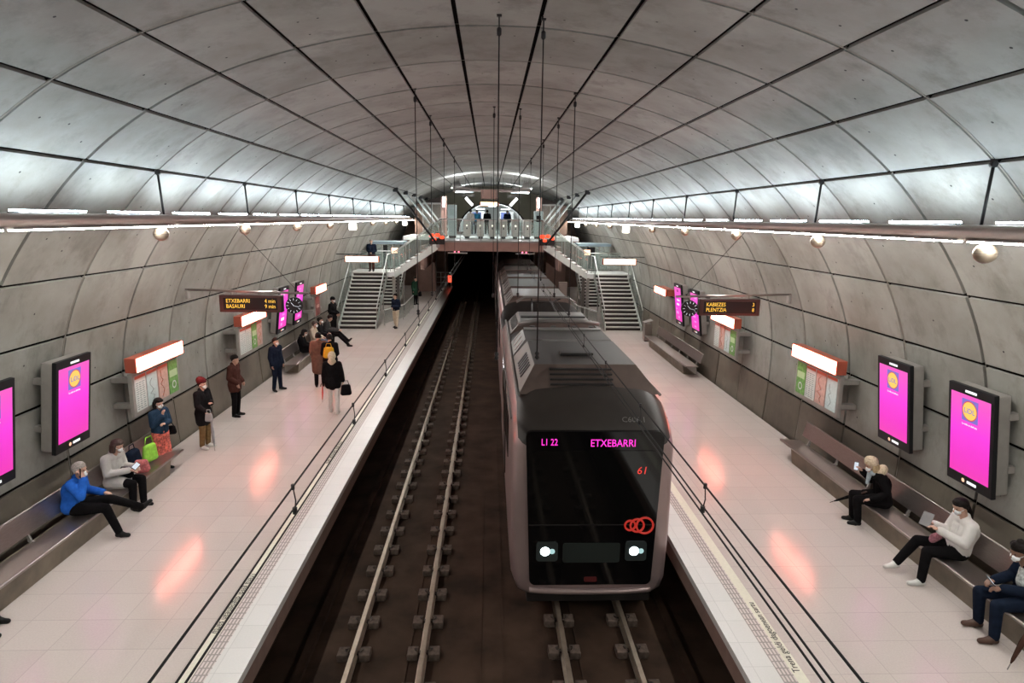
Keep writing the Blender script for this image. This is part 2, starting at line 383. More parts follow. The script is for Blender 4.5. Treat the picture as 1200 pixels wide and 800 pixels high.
# ---------------- lighting beams ----------------
BX = 5.42
def beam(sgn):
    side = 'right' if sgn > 0 else 'left'
    t = thing('lighting_beam', 'long brown metal light beam hung along the %s wall with tube lights above and below' % side, 'light beam', (XC+sgn*BX, YB, 5.09))
    X = XC+sgn*BX; o = (-X, -YB, -5.09)
    def fin(mb, name):
        ob = mb.build(name, t)
        ob.data.transform(Matrix.Translation(o)); return ob
    mb = MB(); n = 14
    pl = [(X+.19*math.copysign(abs(math.cos(a))**.6, math.cos(a)), 5.185+.085*math.copysign(abs(math.sin(a))**.75, math.sin(a))) for a in [2*PI*k/n for k in range(n)]]
    mb.prism(pl, 'y', YB+.1, 43.5, M_BEAM, True); fin(mb, 'beam_tube')
    for n in range(N0, 19):
        y0 = RINGY(n); u = MB()
        u.box(X-.06, y0+.30, 5.262, X+.06, y0+RDY-.30, 5.285, M_STEEL2); u.box(X-.05, y0+.32, 5.285, X+.05, y0+RDY-.32, 5.306, M_UP)
        fin(u, 'uplight')
        if n % 2 == 0:
            d = MB(); xx = X-sgn*.12; d.box(xx-.045, y0+.06, 5.088, xx+.045, y0+2*RDY-.06, 5.11, M_STEEL2); d.box(xx-.035, y0+.08, 5.072, xx+.035, y0+2*RDY-.08, 5.088, M_DOWN)
            fin(d, 'downlight')
            h = MB(); jx = XC+sgn*5.50
            h.tube([(X+sgn*.04, y0, 5.26), (jx, y0, 5.90)], .018, M_BLACKM, 6)
            h.tube([(jx, y0-.03, 5.93), (jx-sgn*.0, y0+.03, 5.93)], .035, M_BLACKM, 10)
            h.bar((jx, y0, 5.93), (jx, y0, 5.99), .05, .05, M_BLACKM)
            fin(h, 'hanger')
beam(1); beam(-1)
def ball(sgn, y, lit=False, lab=''):
    X = XC+sgn*5.36
    if not lit:
        t = thing('pendant_ball_speaker', lab, 'ball pendant', (X, y, 4.83))
        mb = MB(); mb.sphere((0, 0, .13), .118, M_BRONZE, 22, (1, 1, .92), 14); mb.build('ball', t)
        mb = MB(); mb.tube([(0, 0, .235), (0, 0, .27)], .012, M_BLACKM, 6); mb.build('stem', t)
        mb = MB(); mb.lathe([(.117, -.003), (.1195, 0), (.117, .003)], (0, 0, .13), M_BLACKM, 22); mb.build('seam_ring', t)
    else:
        t = thing('lantern', lab, 'lantern', (X, y, 4.75))
        mb = MB(); mb.lathe([(.10, 0), (.15, .03), (.15, .24), (.10, .27)], (0, 0, 0), M_LANT, 14); mb.build('lantern_globe', t)
        mb = MB(); mb.tube([(0, 0, .27), (0, 0, .36)], .015, M_BLACKM, 6); mb.build('stem', t)
ordw = ['nearest the camera', 'second', 'third', 'fourth', 'fifth', 'sixth']
for sgn in (-1, 1):
    side = 'right' if sgn > 0 else 'left'
    for k, y in enumerate((6.93, 10.6, 14.2, 18.0, 21.7)):
        ball(sgn, y, False, 'bronze ball hanging under the %s light beam, %s' % (side, ('nearest the camera' if k == 0 else ordw[k]+' from the camera')))
    ball(sgn, 25.2 if sgn < 0 else 25.9, True, 'white glowing lantern under the %s light beam just before the stairs' % side)
    for k, y in enumerate((29.5, 33.2, 36.9)):
        ball(sgn, y, False, 'small ball under the %s light beam beyond the lit lantern, %s of three' % (side, ('nearest', 'middle', 'farthest')[k]))
    ball(sgn, 40.5, True, 'small glowing lantern at the far end of the %s light beam' % side)

# ---------------- benches ----------------
def bench(x, yc, L, sgn, label):
    rz = PI/2 if sgn < 0 else -PI/2
    t = thing('platform_bench', label, 'bench', (x, yc, 0), rz)
    h = L/2
    p = MB(); e = .45                      # plinth ends short of the steel seat
    pl = [(0, 0), (-.055, .335), (.44, .335), (.40, 0)]
    p.prism(pl, 'x', -h+e, h-e, M_BENCHC); p.build('concrete_plinth', t)
    s = MB(); pl = [(-.085, .352), (-.10, .372), (-.095, .395), (-.07, .402), (.36, .372), (.36, .355), (-.06, .372)]
    s.prism(pl, 'x', -h, h, M_STEEL)
    s.tube([(-h, -.085, .388), (h, -.085, .388)], .02, M_STEEL, 8); s.build('seat', t)
    b = MB(); pl = [(.40, .49), (.42, .485), (.505, .80), (.488, .806)]
    b.prism(pl, 'x', -h, h, M_STEEL); b.tube([(-h, .497, .806), (h, .497, .806)], .016, M_STEEL, 8); b.build('backrest', t)
    n = int(L/1.15)
    for k in range(n+1):
        xx = -h+.35+(L-.7)*k/n
        a = MB(); a.bar((xx, .36, .33), (xx, .47, .62), .04, .035, M_STEEL2, (1, 0, 0)); a.bar((xx, .30, .345), (xx, .42, .40), .035, .03, M_STEEL2, (1, 0, 0)); a.build('support_bracket', t)
    for s_ in (-1, 1):
        a = MB(); a.prism([(-.05, .35), (.33, .35), (.33, .10), (.28, .10)], 'x', s_*(h-.12)-.012, s_*(h-.12)+.012, M_STEEL2); a.build('end_plate', t)
    return t
bench(XC-6.64, 9.8, 6.6, -1, 'long steel platform bench at the lower left, with the blue-jacket man on it')
bench(XC+6.67, 9.95, 7.6, 1, 'long steel platform bench at the lower right with three seated people')
bench(XC-6.62, 24.0, 5.8, -1, 'steel platform bench on the left platform before the stairs, with a seated group')
bench(XC+6.70, 24.0, 5.8, 1, 'empty steel platform bench on the right platform before the stairs')

# ---------------- wall mounted displays ----------------
M_GRAD = bpy.data.materials.new('magenta_screen'); M_GRAD.use_nodes = True
def _():
    nt = M_GRAD.node_tree; N = nt.nodes; L = nt.links; b = N['Principled BSDF']; tc = N.new('ShaderNodeTexCoord'); sx = N.new('ShaderNodeSeparateXYZ'); L.new(tc.outputs['Generated'], sx.inputs[0])
    r = N.new('ShaderNodeValToRGB'); e = r.color_ramp.elements; e[0].position = 0; e[0].color = (.78, .03, .42, 1); e[1].position = 1; e[1].color = (.83, .10, .50, 1)
    q = e.new(.25); q.color = (.80, .018, .52, 1); q = e.new(.55); q.color = (.86, .03, .66, 1)
    L.new(sx.outputs[2], r.inputs[0]); L.new(r.outputs[0], b.inputs['Emission Color']); b.inputs['Emission Strength'].default_value = 1.15; b.inputs['Base Color'].default_value = (.02, .01, .02, 1); b.inputs['Roughness'].default_value = .3
_()
E_WHITE = emis('screen_white', (.95, .95, .97), 1.2); E_BLUE = emis('screen_blue', (.20, .16, .62), 1.0); E_YEL = emis('screen_yellow', (1, .66, .12), 1.0); E_RED = emis('screen_red', (.8, .05, .04), 1)
E_PALE = emis('screen_pale', (.85, .35, .75), 1.1); E_DKMAG = emis('screen_dark_magenta', (.45, .01, .35), .9)
def wallplace(sgn, z=0, off=7.0): return XC+sgn*off, (PI/2 if sgn < 0 else -PI/2)
def display(y, sgn, label, far=False):
    x, rz = wallplace(sgn); t = thing('advertising_display', label, 'display', (x, y, 1.35), rz, None)
    T = Matrix.Rotation(math.atan(.19/1.57), 4, 'X') @ Matrix.Identity(4)
    T = Matrix.Translation((0, .19, 0)) @ T      # top leans out over the platform
    W, H = .92, 1.57
    def put(mb, name, par=t): return mb.xf(T).build(name, par)
    put(MB().box(-W/2, 0, 0, W/2, .07, H, M_BLACK, .012), 'front_frame')
    put(MB().box(-W/2+.03, .07, .03, W/2-.03, .27, H-.03, M_STEEL2, .03), 'housing')
    sc = put(MB().box(-W/2+.065, -.004, .17, W/2-.065, .01, H-.13, M_GRAD), 'screen')
    if not far:
        lg = MB(); lg.box(-.16, -.008, H-.53, .16, -.003, H-.19, E_BLUE)
        c = (0, -.010, H-.36); lg.disc(c, (0, -1, 0), .152, E_RED, 28, .138); lg.disc(c, (0, -1, 0), .137, E_YEL, 28)
        put(lg, 'logo', sc)
        text_obj('logo_lettering', 'LiDL', .115, E_BLUE, sc, T @ frame((0, -.014, H-.365), (1, 0, 0), (0, 0, 1)), .001)
        text_obj('caption', 'La vida se disfruta', .042, E_WHITE, sc, T @ frame((0, -.008, H-.585), (1, 0, 0), (0, 0, 1)), .001)
    else:
        pt = MB(); rr = random.Random(int(y*10))
        for k in range(7):
            z = .25+k*.17; x0 = rr.uniform(-.3, 0); pt.box(x0, -.009, z, x0+rr.uniform(.15, .35), -.004, z+rr.uniform(.04, .1), rr.choice((E_DKMAG, E_PALE, E_WHITE)))
        put(pt, 'picture', sc)
    put(MB().box(-.10, -.008, H-.09, .12, 0, H-.055, E_WHITE), 'top_badge')
    bd = MB(); bd.box(-.02, -.008, .06, .16, 0, .10, E_WHITE); bd.disc((-.10, -.006, .08), (0, -1, 0), .032, emis('orange_dot', (1, .55, .35), 1.3), 12); put(bd, 'bottom_badge')
    for z in (.42, 1.22):
        put(MB().box(-.38, .27, z-.04, .38, .44 if z > 1 else .40, z+.04, M_BLACK), 'wall_bracket')
        put(MB().box(-.44, .25, z-.05, -.34, .38, z+.05, M_STEEL2), 'bracket_end'); put(MB().box(.34, .25, z-.05, .44, .38, z+.05, M_STEEL2), 'bracket_end')
    return t
display(10.68, -1, 'tilted wall display with magenta advert above the bench, second from left edge')
display(8.86, -1, 'magenta wall display cut by the left edge of the picture')
display(10.75, 1, 'tilted wall display with magenta advert above the fur-hatted person')
display(8.90, 1, 'magenta wall display nearest the camera on the right wall')
display(21.85, -1, 'pink wall display on the left wall behind the round clock, nearer one', True)
display(23.7, -1, 'pink wall display on the left wall, just beyond the one behind the clock', True)
display(22.0, 1, 'pink wall display on the right wall, just behind the round clock', True)
display(24.0, 1, 'pink wall display on the right wall, left of the round clock', True)

P_WHITE = mat('poster_white', (.62, .66, .64), .5, var=.04, scale=30); P_BLUE = mat('poster_pale_blue', (.50, .62, .62), .5, var=.08, scale=20)
P_PINK = mat('poster_pink', (.55, .36, .31), .5, var=.15, scale=14); P_GREEN = mat('poster_green', (.14, .34, .08), .5, var=.35, scale=14); P_RED = mat('poster_header_red', (.50, .13, .08), .5, var=0)
P_INK = mat('poster_ink', (.22, .30, .28), .6, var=0); P_LG = mat('poster_light_green', (.45, .62, .35), .5, var=0)
def info(y, sgn, kinds, label, small=False):
    x, rz = wallplace(sgn, off=6.98); t = thing('information_board', label, 'information board', (x, y, 1.35), rz)
    W = 1.86 if not small else 1.5
    put = lambda mb, n, p=t: mb.build(n, p)
    # lamp box on top
    lm = put(MB().box(-W/2-.02, -.10, .90, W/2+.02, .12, 1.19, M_SIGNB, .015), 'lamp_box')
    put(MB().box(-W/2+.0, -.115, .915, W/2-.0, -.098, 1.175, M_SIGNL), 'lit_panel', lm)
    if not small:
        put(MB().box(-W/2, .02, 0, W/2, .10, .88, M_STEEL2, .012), 'frame')
        cw = (W-.10)/4; rr = random.Random(int(y))
        for k, kd in enumerate(kinds):
            x0 = -W/2+.05+k*cw+.025; x1 = x0+cw-.05; p = MB()
            base = {'w': P_WHITE, 'b': P_BLUE, 'p': P_PINK, 'g': P_GREEN}[kd]
            p.box(x0, .008, .09, x1, .022, .80, base)
            if kd in 'wbp': p.box(x0, .004, .74, x1, .009, .80, P_RED)
            if kd == 'w':
                for r in range(13):
                    z = .13+r*.043
                    for c in range(3): p.box(x0+.03+c*.115, .004, z, x0+.03+c*.115+rr.uniform(.05, .09), .009, z+.014, P_INK)
            if kd == 'b':
                q = [(x0+.06+rr.random()*.25, .15+.06*i) for i in range(9)]
                for a, b_ in zip(q, q[1:]): p.bar((a[0], .006, a[1]), (b_[0], .006, b_[1]), .006, .008, P_INK, (0, 1, 0))
            if kd == 'p':
                q = [(x0+.05+rr.random()*.26, .14+.07*i) for i in range(9)]
                for a, b_ in zip(q, q[1:]): p.bar((a[0], .006, a[1]), (b_[0], .006, b_[1]), .006, .016, P_RED, (0, 1, 0)); p.disc((a[0], .003, a[1]), (0, -1, 0), .02, P_INK, 8)
            if kd == 'g':
                p.box(x0+.03, .004, .45, x1-.03, .009, .60, P_LG); p.disc((x0+.2, .006, .27), (0, -1, 0), .09, P_WHITE, 14, .06)
            put(p, 'poster')
    else:
        put(MB().box(-.45, .04, -.05, .25, .09, .80, M_STEEL2, .01), 'frame'); p = MB(); p.box(-.40, .025, 0, .20, .042, .75, mat('poster_dark_red', (.22, .06, .05), .4, var=.5, scale=7))
        p.box(-.30, .018, .3, .05, .027, .42, P_PINK); put(p, 'poster')
    for s in (-1, 1):
        for z in (.2, .72): put(MB().box(s*(W/2-.18)-.08, .10 if not small else .085, z-.05, s*(W/2-.18)+.08, .48, z+.05, M_STEEL2, .01), 'wall_bracket')
    return t
info(13.2, -1, 'wbpg', 'information board under a glowing lamp box, above the denim-jacket woman')
info(18.55, -1, 'wwgp', 'information board under a glowing lamp box behind the left departure screen')
info(26.0, -1, '', 'small dark poster with glowing lamp box on the left wall near the stairs', True)
info(13.25, 1, 'gwpb', 'information board under a glowing lamp box, nearest on the right wall')
info(18.75, 1, 'wpbg', 'information board under a glowing lamp box below the right departure screen')
t = thing('wall_lamp_box', 'small glowing lamp box alone on the right wall near the stairs', 'lamp', (XC+6.98, 26.0, 2.3), -PI/2)
MB().box(-.85, -.08, 0, .85, .30, .26, M_SIGNB, .015).build('lamp_box', t); MB().box(-.82, -.095, .015, .82, -.078, .245, M_SIGNL).build('lit_panel', t)

# ---------------- departure screens with clocks ----------------
E_LED = emis('led_yellow', (1, .58, .06), 1.3); E_DIM = emis('led_dim', (.28, .10, .01), .5); E_CLK = emis('clock_marks', (.85, .92, 1), 1.1)
M_SCRB = mat('screen_casing', (.030, .012, .010), .4, var=0)
def departure(sgn, x0, x1, xclk, xw, xe, lines, label, lab2, sidew):
    t = thing('departure_screen', label, 'departure screen', ((x0+x1)/2, 15, 3.06))
    ox, w = (x0+x1)/2, (x1-x0)
    put = lambda mb, n, p=t: mb.build(n, p)
    cs = put(MB().box(-w/2, -.09, 0, w/2, .09, .40, M_SCRB, .02), 'casing')
    put(MB().box(-w/2+.10, -.096, .06, w/2-.10, -.088, .34, M_BLACK), 'screen_glass', cs)
    for k, (a, b_) in enumerate(lines):
        z = .265-.125*k
        text_obj('led_row', a, .125, E_LED, cs, frame((-w/2+.16, -.102, z), (1, 0, 0), (0, 0, 1)), .001, 'LEFT', .88)
        text_obj('led_row', b_, .125, E_LED, cs, frame((w/2-.14, -.102, z), (1, 0, 0), (0, 0, 1)), .001, 'RIGHT', .88)
    for s in (-1, 1): put(MB().tube([(s*w*.32, 0, .40), (s*w*.32, 0, .47)], .02, M_STEEL2, 8), 'hanger')
    # cantilever arm from the wall
    a = thing('screen_arm', 'thin metal cantilever arm on the %s wall carrying departure screen and clock' % sidew, 'bracket', (xw, 15, 3.5))
    mb = MB(); mb.tube([(0, 0, .07), (xe-xw, 0, .0)], .028, M_STEEL, 8); mb.build('arm_tube', a)
    mb = MB(); mb.box(-.03+.04*(-sgn), -.07, -.14, .03+.04*(-sgn), .07, .06, M_STEEL2, .01); mb.build('wall_plate', a)
    mb = MB(); mb.tube([(xe+.25*sgn, 15, 3.54), (XC+sgn*5.36, 13.65, 5.08)], .006, M_BLACKM, 5); mb.tube([(xe+.25*sgn, 15, 3.50), (xe+.25*sgn, 15, 3.56)], .02, M_BLACKM, 6)
    tag(mb.build('stay_cable'), 'thin slanting cable from the %s light beam to the screen arm' % sidew, 'cable')
    c = thing('platform_clock', lab2, 'clock', (xclk, 15, 3.22))
    mb = MB(); mb.tube([(0, -.05, 0), (0, .05, 0)], .19, M_BLACK, 28); mb.build('clock_case', c)
    mb = MB()
    for k in range(12):
        an = PI*2*k/12; d = Vector((math.sin(an), 0, math.cos(an))); mb.bar(Vector((0, -.053, 0))+d*.125, Vector((0, -.053, 0))+d*.170, .004, .032, E_CLK, (0, 1, 0))
    mb.build('hour_marks', c)
    for an, l, ww in ((math.radians(-40), .09, .02), (math.radians(105), .13, .014)):
        d = Vector((math.sin(an), 0, math.cos(an))); mb = MB(); mb.bar((0, -.058, 0), Vector((0, -.058, 0))+d*l, .004, ww, E_CLK, (0, 1, 0)); mb.build('clock_hand', c)
    mb = MB(); mb.tube([(0, 0, .18), (0, 0, .29)], .018, M_STEEL2, 8); mb.build('hanger', c)
departure(-1, -6.24, -4.81, -4.55, -7.02, -4.20, (('ETXEBARRI', '4 min'), ('BASAURI', '9 min')), 'black departure screen with yellow lettering over the left platform', 'round black clock beside the left departure screen', 'left')
departure(1, 4.97, 6.43, 4.76, 7.19, 4.42, (('KABIEZES', '3'), ('PLENTZIA', '8')), 'black departure screen with yellow lettering over the right platform', 'round black clock beside the right departure screen', 'right')

# ---------------- overhead wires and their rods ----------------
def catenary(x, lab):
    t = thing('overhead_line', lab, 'overhead wire', (x, 0, 3.1))
    y0, y1 = YB+.5, 48
    MB().tube([(0, y0, .23), (0, y1, .23)], .0075, M_BLACKM, 6).build('messenger_wire', t)
    for s in (-1, 1): MB().tube([(s*.022, y0, .03), (s*.022, y1, .03)], .007, M_BLACKM, 6).build('contact_wire', t)
    y = 4.45-2.1*2
    while y < 46:
        MB().tube([(0, y, .23), (.012, y+.01, .12), (0, y+.02, .03)], .005, M_BLACKM, 5).tube([(0, y, .21), (0, y, .25)], .014, M_BLACKM, 6).tube([(0, y+.02, .01), (0, y+.02, .06)], .018, M_BLACKM, 6).build('dropper', t)
        y += 2.1
catenary(-1.43, 'black overhead wires running above the empty left track')
catenary(1.62, 'black overhead wires running above the train')
def vz(x):
    best = min(((abs(prof(i, k/10)[0]-x), prof(i, k/10)[1]) for i in range(4, NP-4) for k in range(11)), key=lambda q: q[0]); return best[1]
rods = [(.10, 8.6, 3.36, 'tallest ceiling rod hanging between the tracks, nearer the left'), (.66, 8.66, 3.36, 'tallest ceiling rod hanging beside the train, right of its twin'),
        (-1.43, 12.8, 3.34, 'thin rod from ceiling to the left overhead wires, nearest'), (1.62, 12.9, 3.34, 'thin rod from ceiling to the right overhead wires, nearest'),
        (-1.43, 16.0, 3.34, 'thin rod from ceiling to the left overhead wires, second'), (1.62, 15.95, 3.34, 'thin rod from ceiling to the right overhead wires, second'),
        (-1.43, 20.5, 3.34, 'thin rod from ceiling to the left overhead wires, third'), (1.62, 20.3, 3.34, 'thin rod from ceiling to the right overhead wires, third'),
        (.08, 15.3, 3.4, 'short-looking ceiling rod midway along the tracks, left of two'), (.68, 15.4, 3.4, 'short-looking ceiling rod midway along the tracks, right of two'),
        (-1.43, 26.4, 3.34, 'thin rod from ceiling to the left overhead wires, farthest'), (1.62, 26.4, 3.34, 'thin rod from ceiling to the right overhead wires, farthest')]
for x, y, z, lab in rods:
    t = thing('suspension_rod', lab, 'rod', (x, y, z)); top = vz(x)-z
    MB().tube([(0, 0, 0), (0, 0, top)], .009, M_BLACKM, 6).build('rod', t)
    MB().lathe([(.012, 0), (.03, .02), (.03, .09), (.012, .11)], (0, 0, top-.25), M_BLACKM, 10).build('turnbuckle', t)
    MB().box(-.03, -.03, top-.02, .03, .03, top+.02, M_BLACKM).build('ceiling_plate', t)
    MB().lathe([(.01, 0), (.035, .03), (.02, .06), (.035, .09), (.01, .12)], (0, 0, 0), M_BLACKM, 10).build('insulator', t)
# lone fittings
t = thing('litter_bin', 'steel litter bin by the right wall at the far end of the empty bench', 'bin', (XC+6.9, 27.75, 0), -PI/2)
MB().box(-.20, -.16, .04, .20, .16, .80, M_STEEL, .03).build('bin_body', t); MB().prism([(-.18, .80), (.18, .92), (.18, .96), (-.18, .84)], 'x', -.22, .22, M_STEEL2).build('bin_lid', t); MB().box(-.15, -.12, 0, .15, .12, .04, M_BLACK).build('bin_foot', t)

# ---------------- the train ----------------
M_TSILV = mat('train_silver', (.36, .27, .26), .28, .45, var=.04, scale=3)
M_TDARK = mat('train_roof_grey', (.034, .027, .023), .48, .25, var=.15, scale=2)
M_TDK2 = mat('train_roof_dark', (.018, .015, .014), .5, .1, var=.2)
M_TGLS = mat('train_black_glass', (.003, .003, .0035), .08, 0, var=0, spec=.45)
M_TLGT = mat('train_pale_roof', (.20, .19, .18), .4, .3, var=.1, scale=3)
M_PODS = mat('pod_side_brown', (.13, .095, .082), .45, .3, var=.15, scale=3)
E_MAG = emis('led_magenta', (1, .03, .55), 1.6); E_HEAD = emis('headlight_glow', (.80, .97, 1), 9)
M_LOGO = emis('logo_red', (.75, .035, .02), .55)
TX = 1.62; TY = 9.30
train = thing('metro_train', 'grey metro train with black glass front standing at the right platform', 'train', (TX, TY, -.85))
def tb(mb, name, par=None): return mb.xf(Matrix.Translation((-TX, -TY, .85))).build(name, par or train)
def section(hw, zt, r, zb=-.60, taper=.0):
    """outline from bottom-left round the roof to bottom-right, world x,z"""
    P = [(-hw+.16+taper, zb), (-hw+.06+taper, zb+.07), (-hw+taper, zb+.25), (-hw, zb+1.0), (-hw, zt-r)]
    for k in range(1, 8):
        a = PI/2*k/8; P.append((-hw+r*1.15*(1-math.cos(a)), zt-r+r*math.sin(a)))
    P.append((-hw+r*1.15, zt)); P.append((0, zt+.05))
    return [(TX+x, z) for x, z in P]+[(TX-x, z) for x, z in reversed(P[:-1])]
def loft(mb, secs, mfun, smooth=True):
    n = len(secs[0][1])
    for (y0, a), (y1, b) in zip(secs, secs[1:]):
        for i in range(n-1):
            vs = [(a[i][0], y0, a[i][1]), (a[i+1][0], y0, a[i+1][1]), (b[i+1][0], y1, b[i+1][1]), (b[i][0], y1, b[i][1])]
            mb.add(vs, [(0, 1, 2, 3)], mfun(i, n), smooth)
        vs = [(a[0][0], y0, a[0][1]), (a[-1][0], y0, a[-1][1]), (b[-1][0], y1, b[-1][1]), (b[0][0], y1, b[0][1])]; mb.add(vs, [(0, 1, 2, 3)], M_TDK2)
    return mb
mf = lambda i, n: M_TSILV if (i < 7 or i > n-9) else M_TDARK
noses = [(9.255, section(1.02, 1.96, .30, -.52, .10)), (9.27, section(1.17, 2.06, .30, -.585, .06)), (9.34, section(1.235, 2.13, .32, -.60, .03)), (9.55, section(1.25, 2.33, .36)), (9.95, section(1.255, 2.56, .42)), (11.0, section(1.26, 2.62, .45)), (17.45, section(1.26, 2.62, .45))]
mb = MB(); loft(mb, noses, mf)
s0 = noses[0][1]; mb.add([(x, 9.255, z) for x, z in s0], [list(range(len(s0)))], M_TSILV)
tb(mb, 'body')
cars = [(20.3, 34.6), (35.2, 50.5)]
mb = MB(); loft(mb, [(17.45, section(1.26, 2.62, .45)), (17.5, section(1.24, 2.15, .2)), (20.25, section(1.24, 2.15, .2)), (20.3, section(1.26, 2.62, .45))], lambda i, n: M_TSILV if (i < 4 or i > n-6) else M_TDK2); loft(mb, [(20.3, section(1.26, 2.62, .45)), (34.6, section(1.26, 2.62, .45))], mf); tb(mb, 'rear_body')
mb = MB(); loft(mb, [(34.6, section(1.1, 2.4, .3)), (35.2, section(1.1, 2.4, .3))], lambda i, n: M_TDK2); tb(mb, 'gangway')
mb = MB(); loft(mb, [(35.2, section(1.26, 2.62, .45)), (51.5, section(1.26, 2.62, .45))], mf); mb.add([(x, 35.2, z) for x, z in section(1.26, 2.62, .45)], [list(range(len(s0)))], M_TDARK); tb(mb, 'rear_body')
# black glass front: mask with rounded corners
def rrect(x0, z0, x1, z1, r, n=6, tap=0):
    P = []
    for cx, cz, a0 in ((x1-r, z1-r, 0), (x0+r, z1-r, PI/2), (x0+r, z0+r, PI), (x1-r, z0+r, 1.5*PI)):
        for k in range(n+1):
            a = a0+PI/2*k/n; px = cx+r*math.cos(a); pz = cz+r*math.sin(a)
            px = TX+(px-TX)*(1-tap*(z1-pz)/(z1-z0)); P.append((px, pz))
    return P
def facepoly(pl, y0, y1, name, m, par=None, curve=.06):
    mb = MB(); mb.prism(pl, 'y', y0, y1, m)
    return tb(mb, name, par)
mask = facepoly(rrect(TX-1.06, -.42, TX+1.06, 2.12, .10, 6, .09), 9.215, 9.30, 'front_mask', M_TGLS)
facepoly(rrect(TX-.96, .62, TX+.96, 1.82, .08, 5, .03), 9.205, 9.22, 'windscreen', mat('windscreen_glass', (.004, .004, .004), .05, var=0, spec=.5), mask)
facepoly(rrect(TX-.99, .60, TX+.99, .605+.01, .003, 2), 9.203, 9.22, 'seam', M_TDK2, mask)
text_obj('destination_display', 'ETXEBARRI', .165, E_MAG, train, Matrix.Translation((-TX, -TY, .85)) @ frame((TX+.27, 9.20, 1.94), (1, 0, 0), (0, 0, 1)), .001, 'CENTER', .85)
text_obj('route_display', 'L1 22', .150, E_MAG, train, Matrix.Translation((-TX, -TY, .85)) @ frame((TX-.70, 9.20, 1.955), (1, 0, 0), (0, 0, 1)), .001, 'CENTER', .75)
text_obj('run_number', '61', .17, E_RED, train, Matrix.Translation((-TX, -TY, .85)) @ frame((TX+.74, 9.198, 1.50), (1, 0, 0), (.15, 0, 1)), .001)
for s, nm in ((-1, 'left'), (1, 'right')):
    x = TX+s*.70
    hb = facepoly(rrect(x-.17, .0, x+.17, .33, .05), 9.195, 9.23, 'headlight_housing', mat('headlight_housing', (.05, .06, .06), .2, .3, var=0))
    mb = MB(); mb.disc((x-.03, 9.19, .17), (0, -1, 0), .075, E_HEAD, 18); mb.disc((x+.08, 9.19, .17), (0, -1, 0), .045, emis('headlight_dim', (.55, .85, .85), .8), 14); tb(mb, 'headlight_lamp', hb)
facepoly(rrect(TX-.45, -.03, TX+.45, .30, .04), 9.205, 9.22, 'lower_panel', mat('lower_panel_grey', (.018, .024, .022), .4, var=0), mask)
facepoly(rrect(TX-.10, -.36, TX+.10, -.28, .02), 9.20, 9.22, 'coupler_mark', mat('dull_red', (.10, .012, .012), .5, var=0), mask)
mb = MB()
for k, (dx, r) in enumerate(((-.11, .08), (0, .105), (.12, .13))):
    mb.tube([(TX+.70+dx+r*math.cos(a), 9.198-.003*k, .60+r*math.sin(a)) for a in [2*PI*q/26 for q in range(27)]], .016, M_LOGO, 6, False)
tb(mb, 'logo')
# silver lip and skirt
mb = MB(); mb.tube([(TX+1.02*math.sin(a), 9.25-.05*math.cos(a), -.50-.03*math.cos(a)) for a in [(-1.25+2.5*k/16) for k in range(17)]], .045, M_TSILV, 8); tb(mb, 'front_lip')
mb = MB(); mb.box(TX-1.0, 9.35, -.80, TX+1.0, 9.7, -.58, M_TDK2, .03); tb(mb, 'underframe')
mb = MB(); mb.box(TX-1.1, 9.9, -.78, TX+1.1, 50, -.60, M_TDK2); tb(mb, 'underframe')
mb = MB(); mb.box(TX-1.0, 9.98, 2.475, TX+1.0, 10.02, 2.51, M_TDK2); tb(mb, 'roof_joint')
# roof number
text_obj('fleet_number', 'C606.1', .13, M_TLGT, train, Matrix.Translation((-TX, -TY, .85)) @ frame((TX+.62, 9.42, 2.245), (1, 0, 0), (0, .72, .69)), .002)
# roof pods: prism with sloping faces
def pod(y0, y1, hw0, hw1, z0, z1, front, mside, mtop, name='roof_pod'):
    a = [(TX-hw0, y0, z0), (TX+hw0, y0, z0), (TX+hw0, y1, z0), (TX-hw0, y1, z0)]
    b = [(TX-hw1, y0+front, z1), (TX+hw1, y0+front, z1), (TX+hw1, y1-.15, z1), (TX-hw1, y1-.15, z1)]
    mb = MB(); mb.add(a+b, [(0, 3, 2, 1), (0, 1, 5, 4), (1, 2, 6, 5), (2, 3, 7, 6), (3, 0, 4, 7)], mside); mb.add(b, [(0, 1, 2, 3)], mtop)
    return tb(mb, name)
def lerp(a, b, t): return tuple(p+(q-p)*t for p, q in zip(a, b))
def side_slots(par, y0, y1, n, hw0, hw1, z0, z1, m=M_TDK2):
    for k in range(n):
        y = y0+(y1-y0)*k/max(1, n-1)
        for s in (-1, 1):
            mb = MB()
            pa = (TX+s*(hw0+(hw1-hw0)*.22+.006), y, z0+(z1-z0)*.22+.006); pb = (TX+s*(hw0+(hw1-hw0)*.8+.006), y+.05, z0+(z1-z0)*.8+.006)
            mb.bar(pa, pb, .085, .012, m, (s*.7, 0, .7)); tb(mb, 'side_slot', par)
zr = 2.50
p = pod(9.96, 12.75, 1.14, .86, zr, 2.87, .55, M_PODS, M_TDARK)
for k in range(5):
    t = .12+.17*k; y = 9.96+.55*t; z = zr+(2.87-zr)*t; mb = MB(); mb.box(TX-.62, y-.035, z+.004, TX+.42, y+.035, z+.03, M_TDK2); tb(mb, 'louvre', p)
side_slots(p, 10.75, 11.75, 6, 1.14, .86, zr, 2.87)
mb = MB(); mb.box(TX-.35, 11.2, 2.87, TX+.25, 11.42, 2.92, M_TDK2, .02); tb(mb, 'roof_fitting', p)
p = pod(12.85, 14.3, 1.14, .88, zr, 2.84, .08, M_TLGT, M_TDARK); side_slots(p, 13.1, 14.0, 3, 1.14, .88, zr, 2.84, M_TSILV)
mb = MB(); mb.box(TX-.85, 14.0, 2.84, TX+.85, 14.28, 2.86, M_TLGT); tb(mb, 'pale_strip', p)
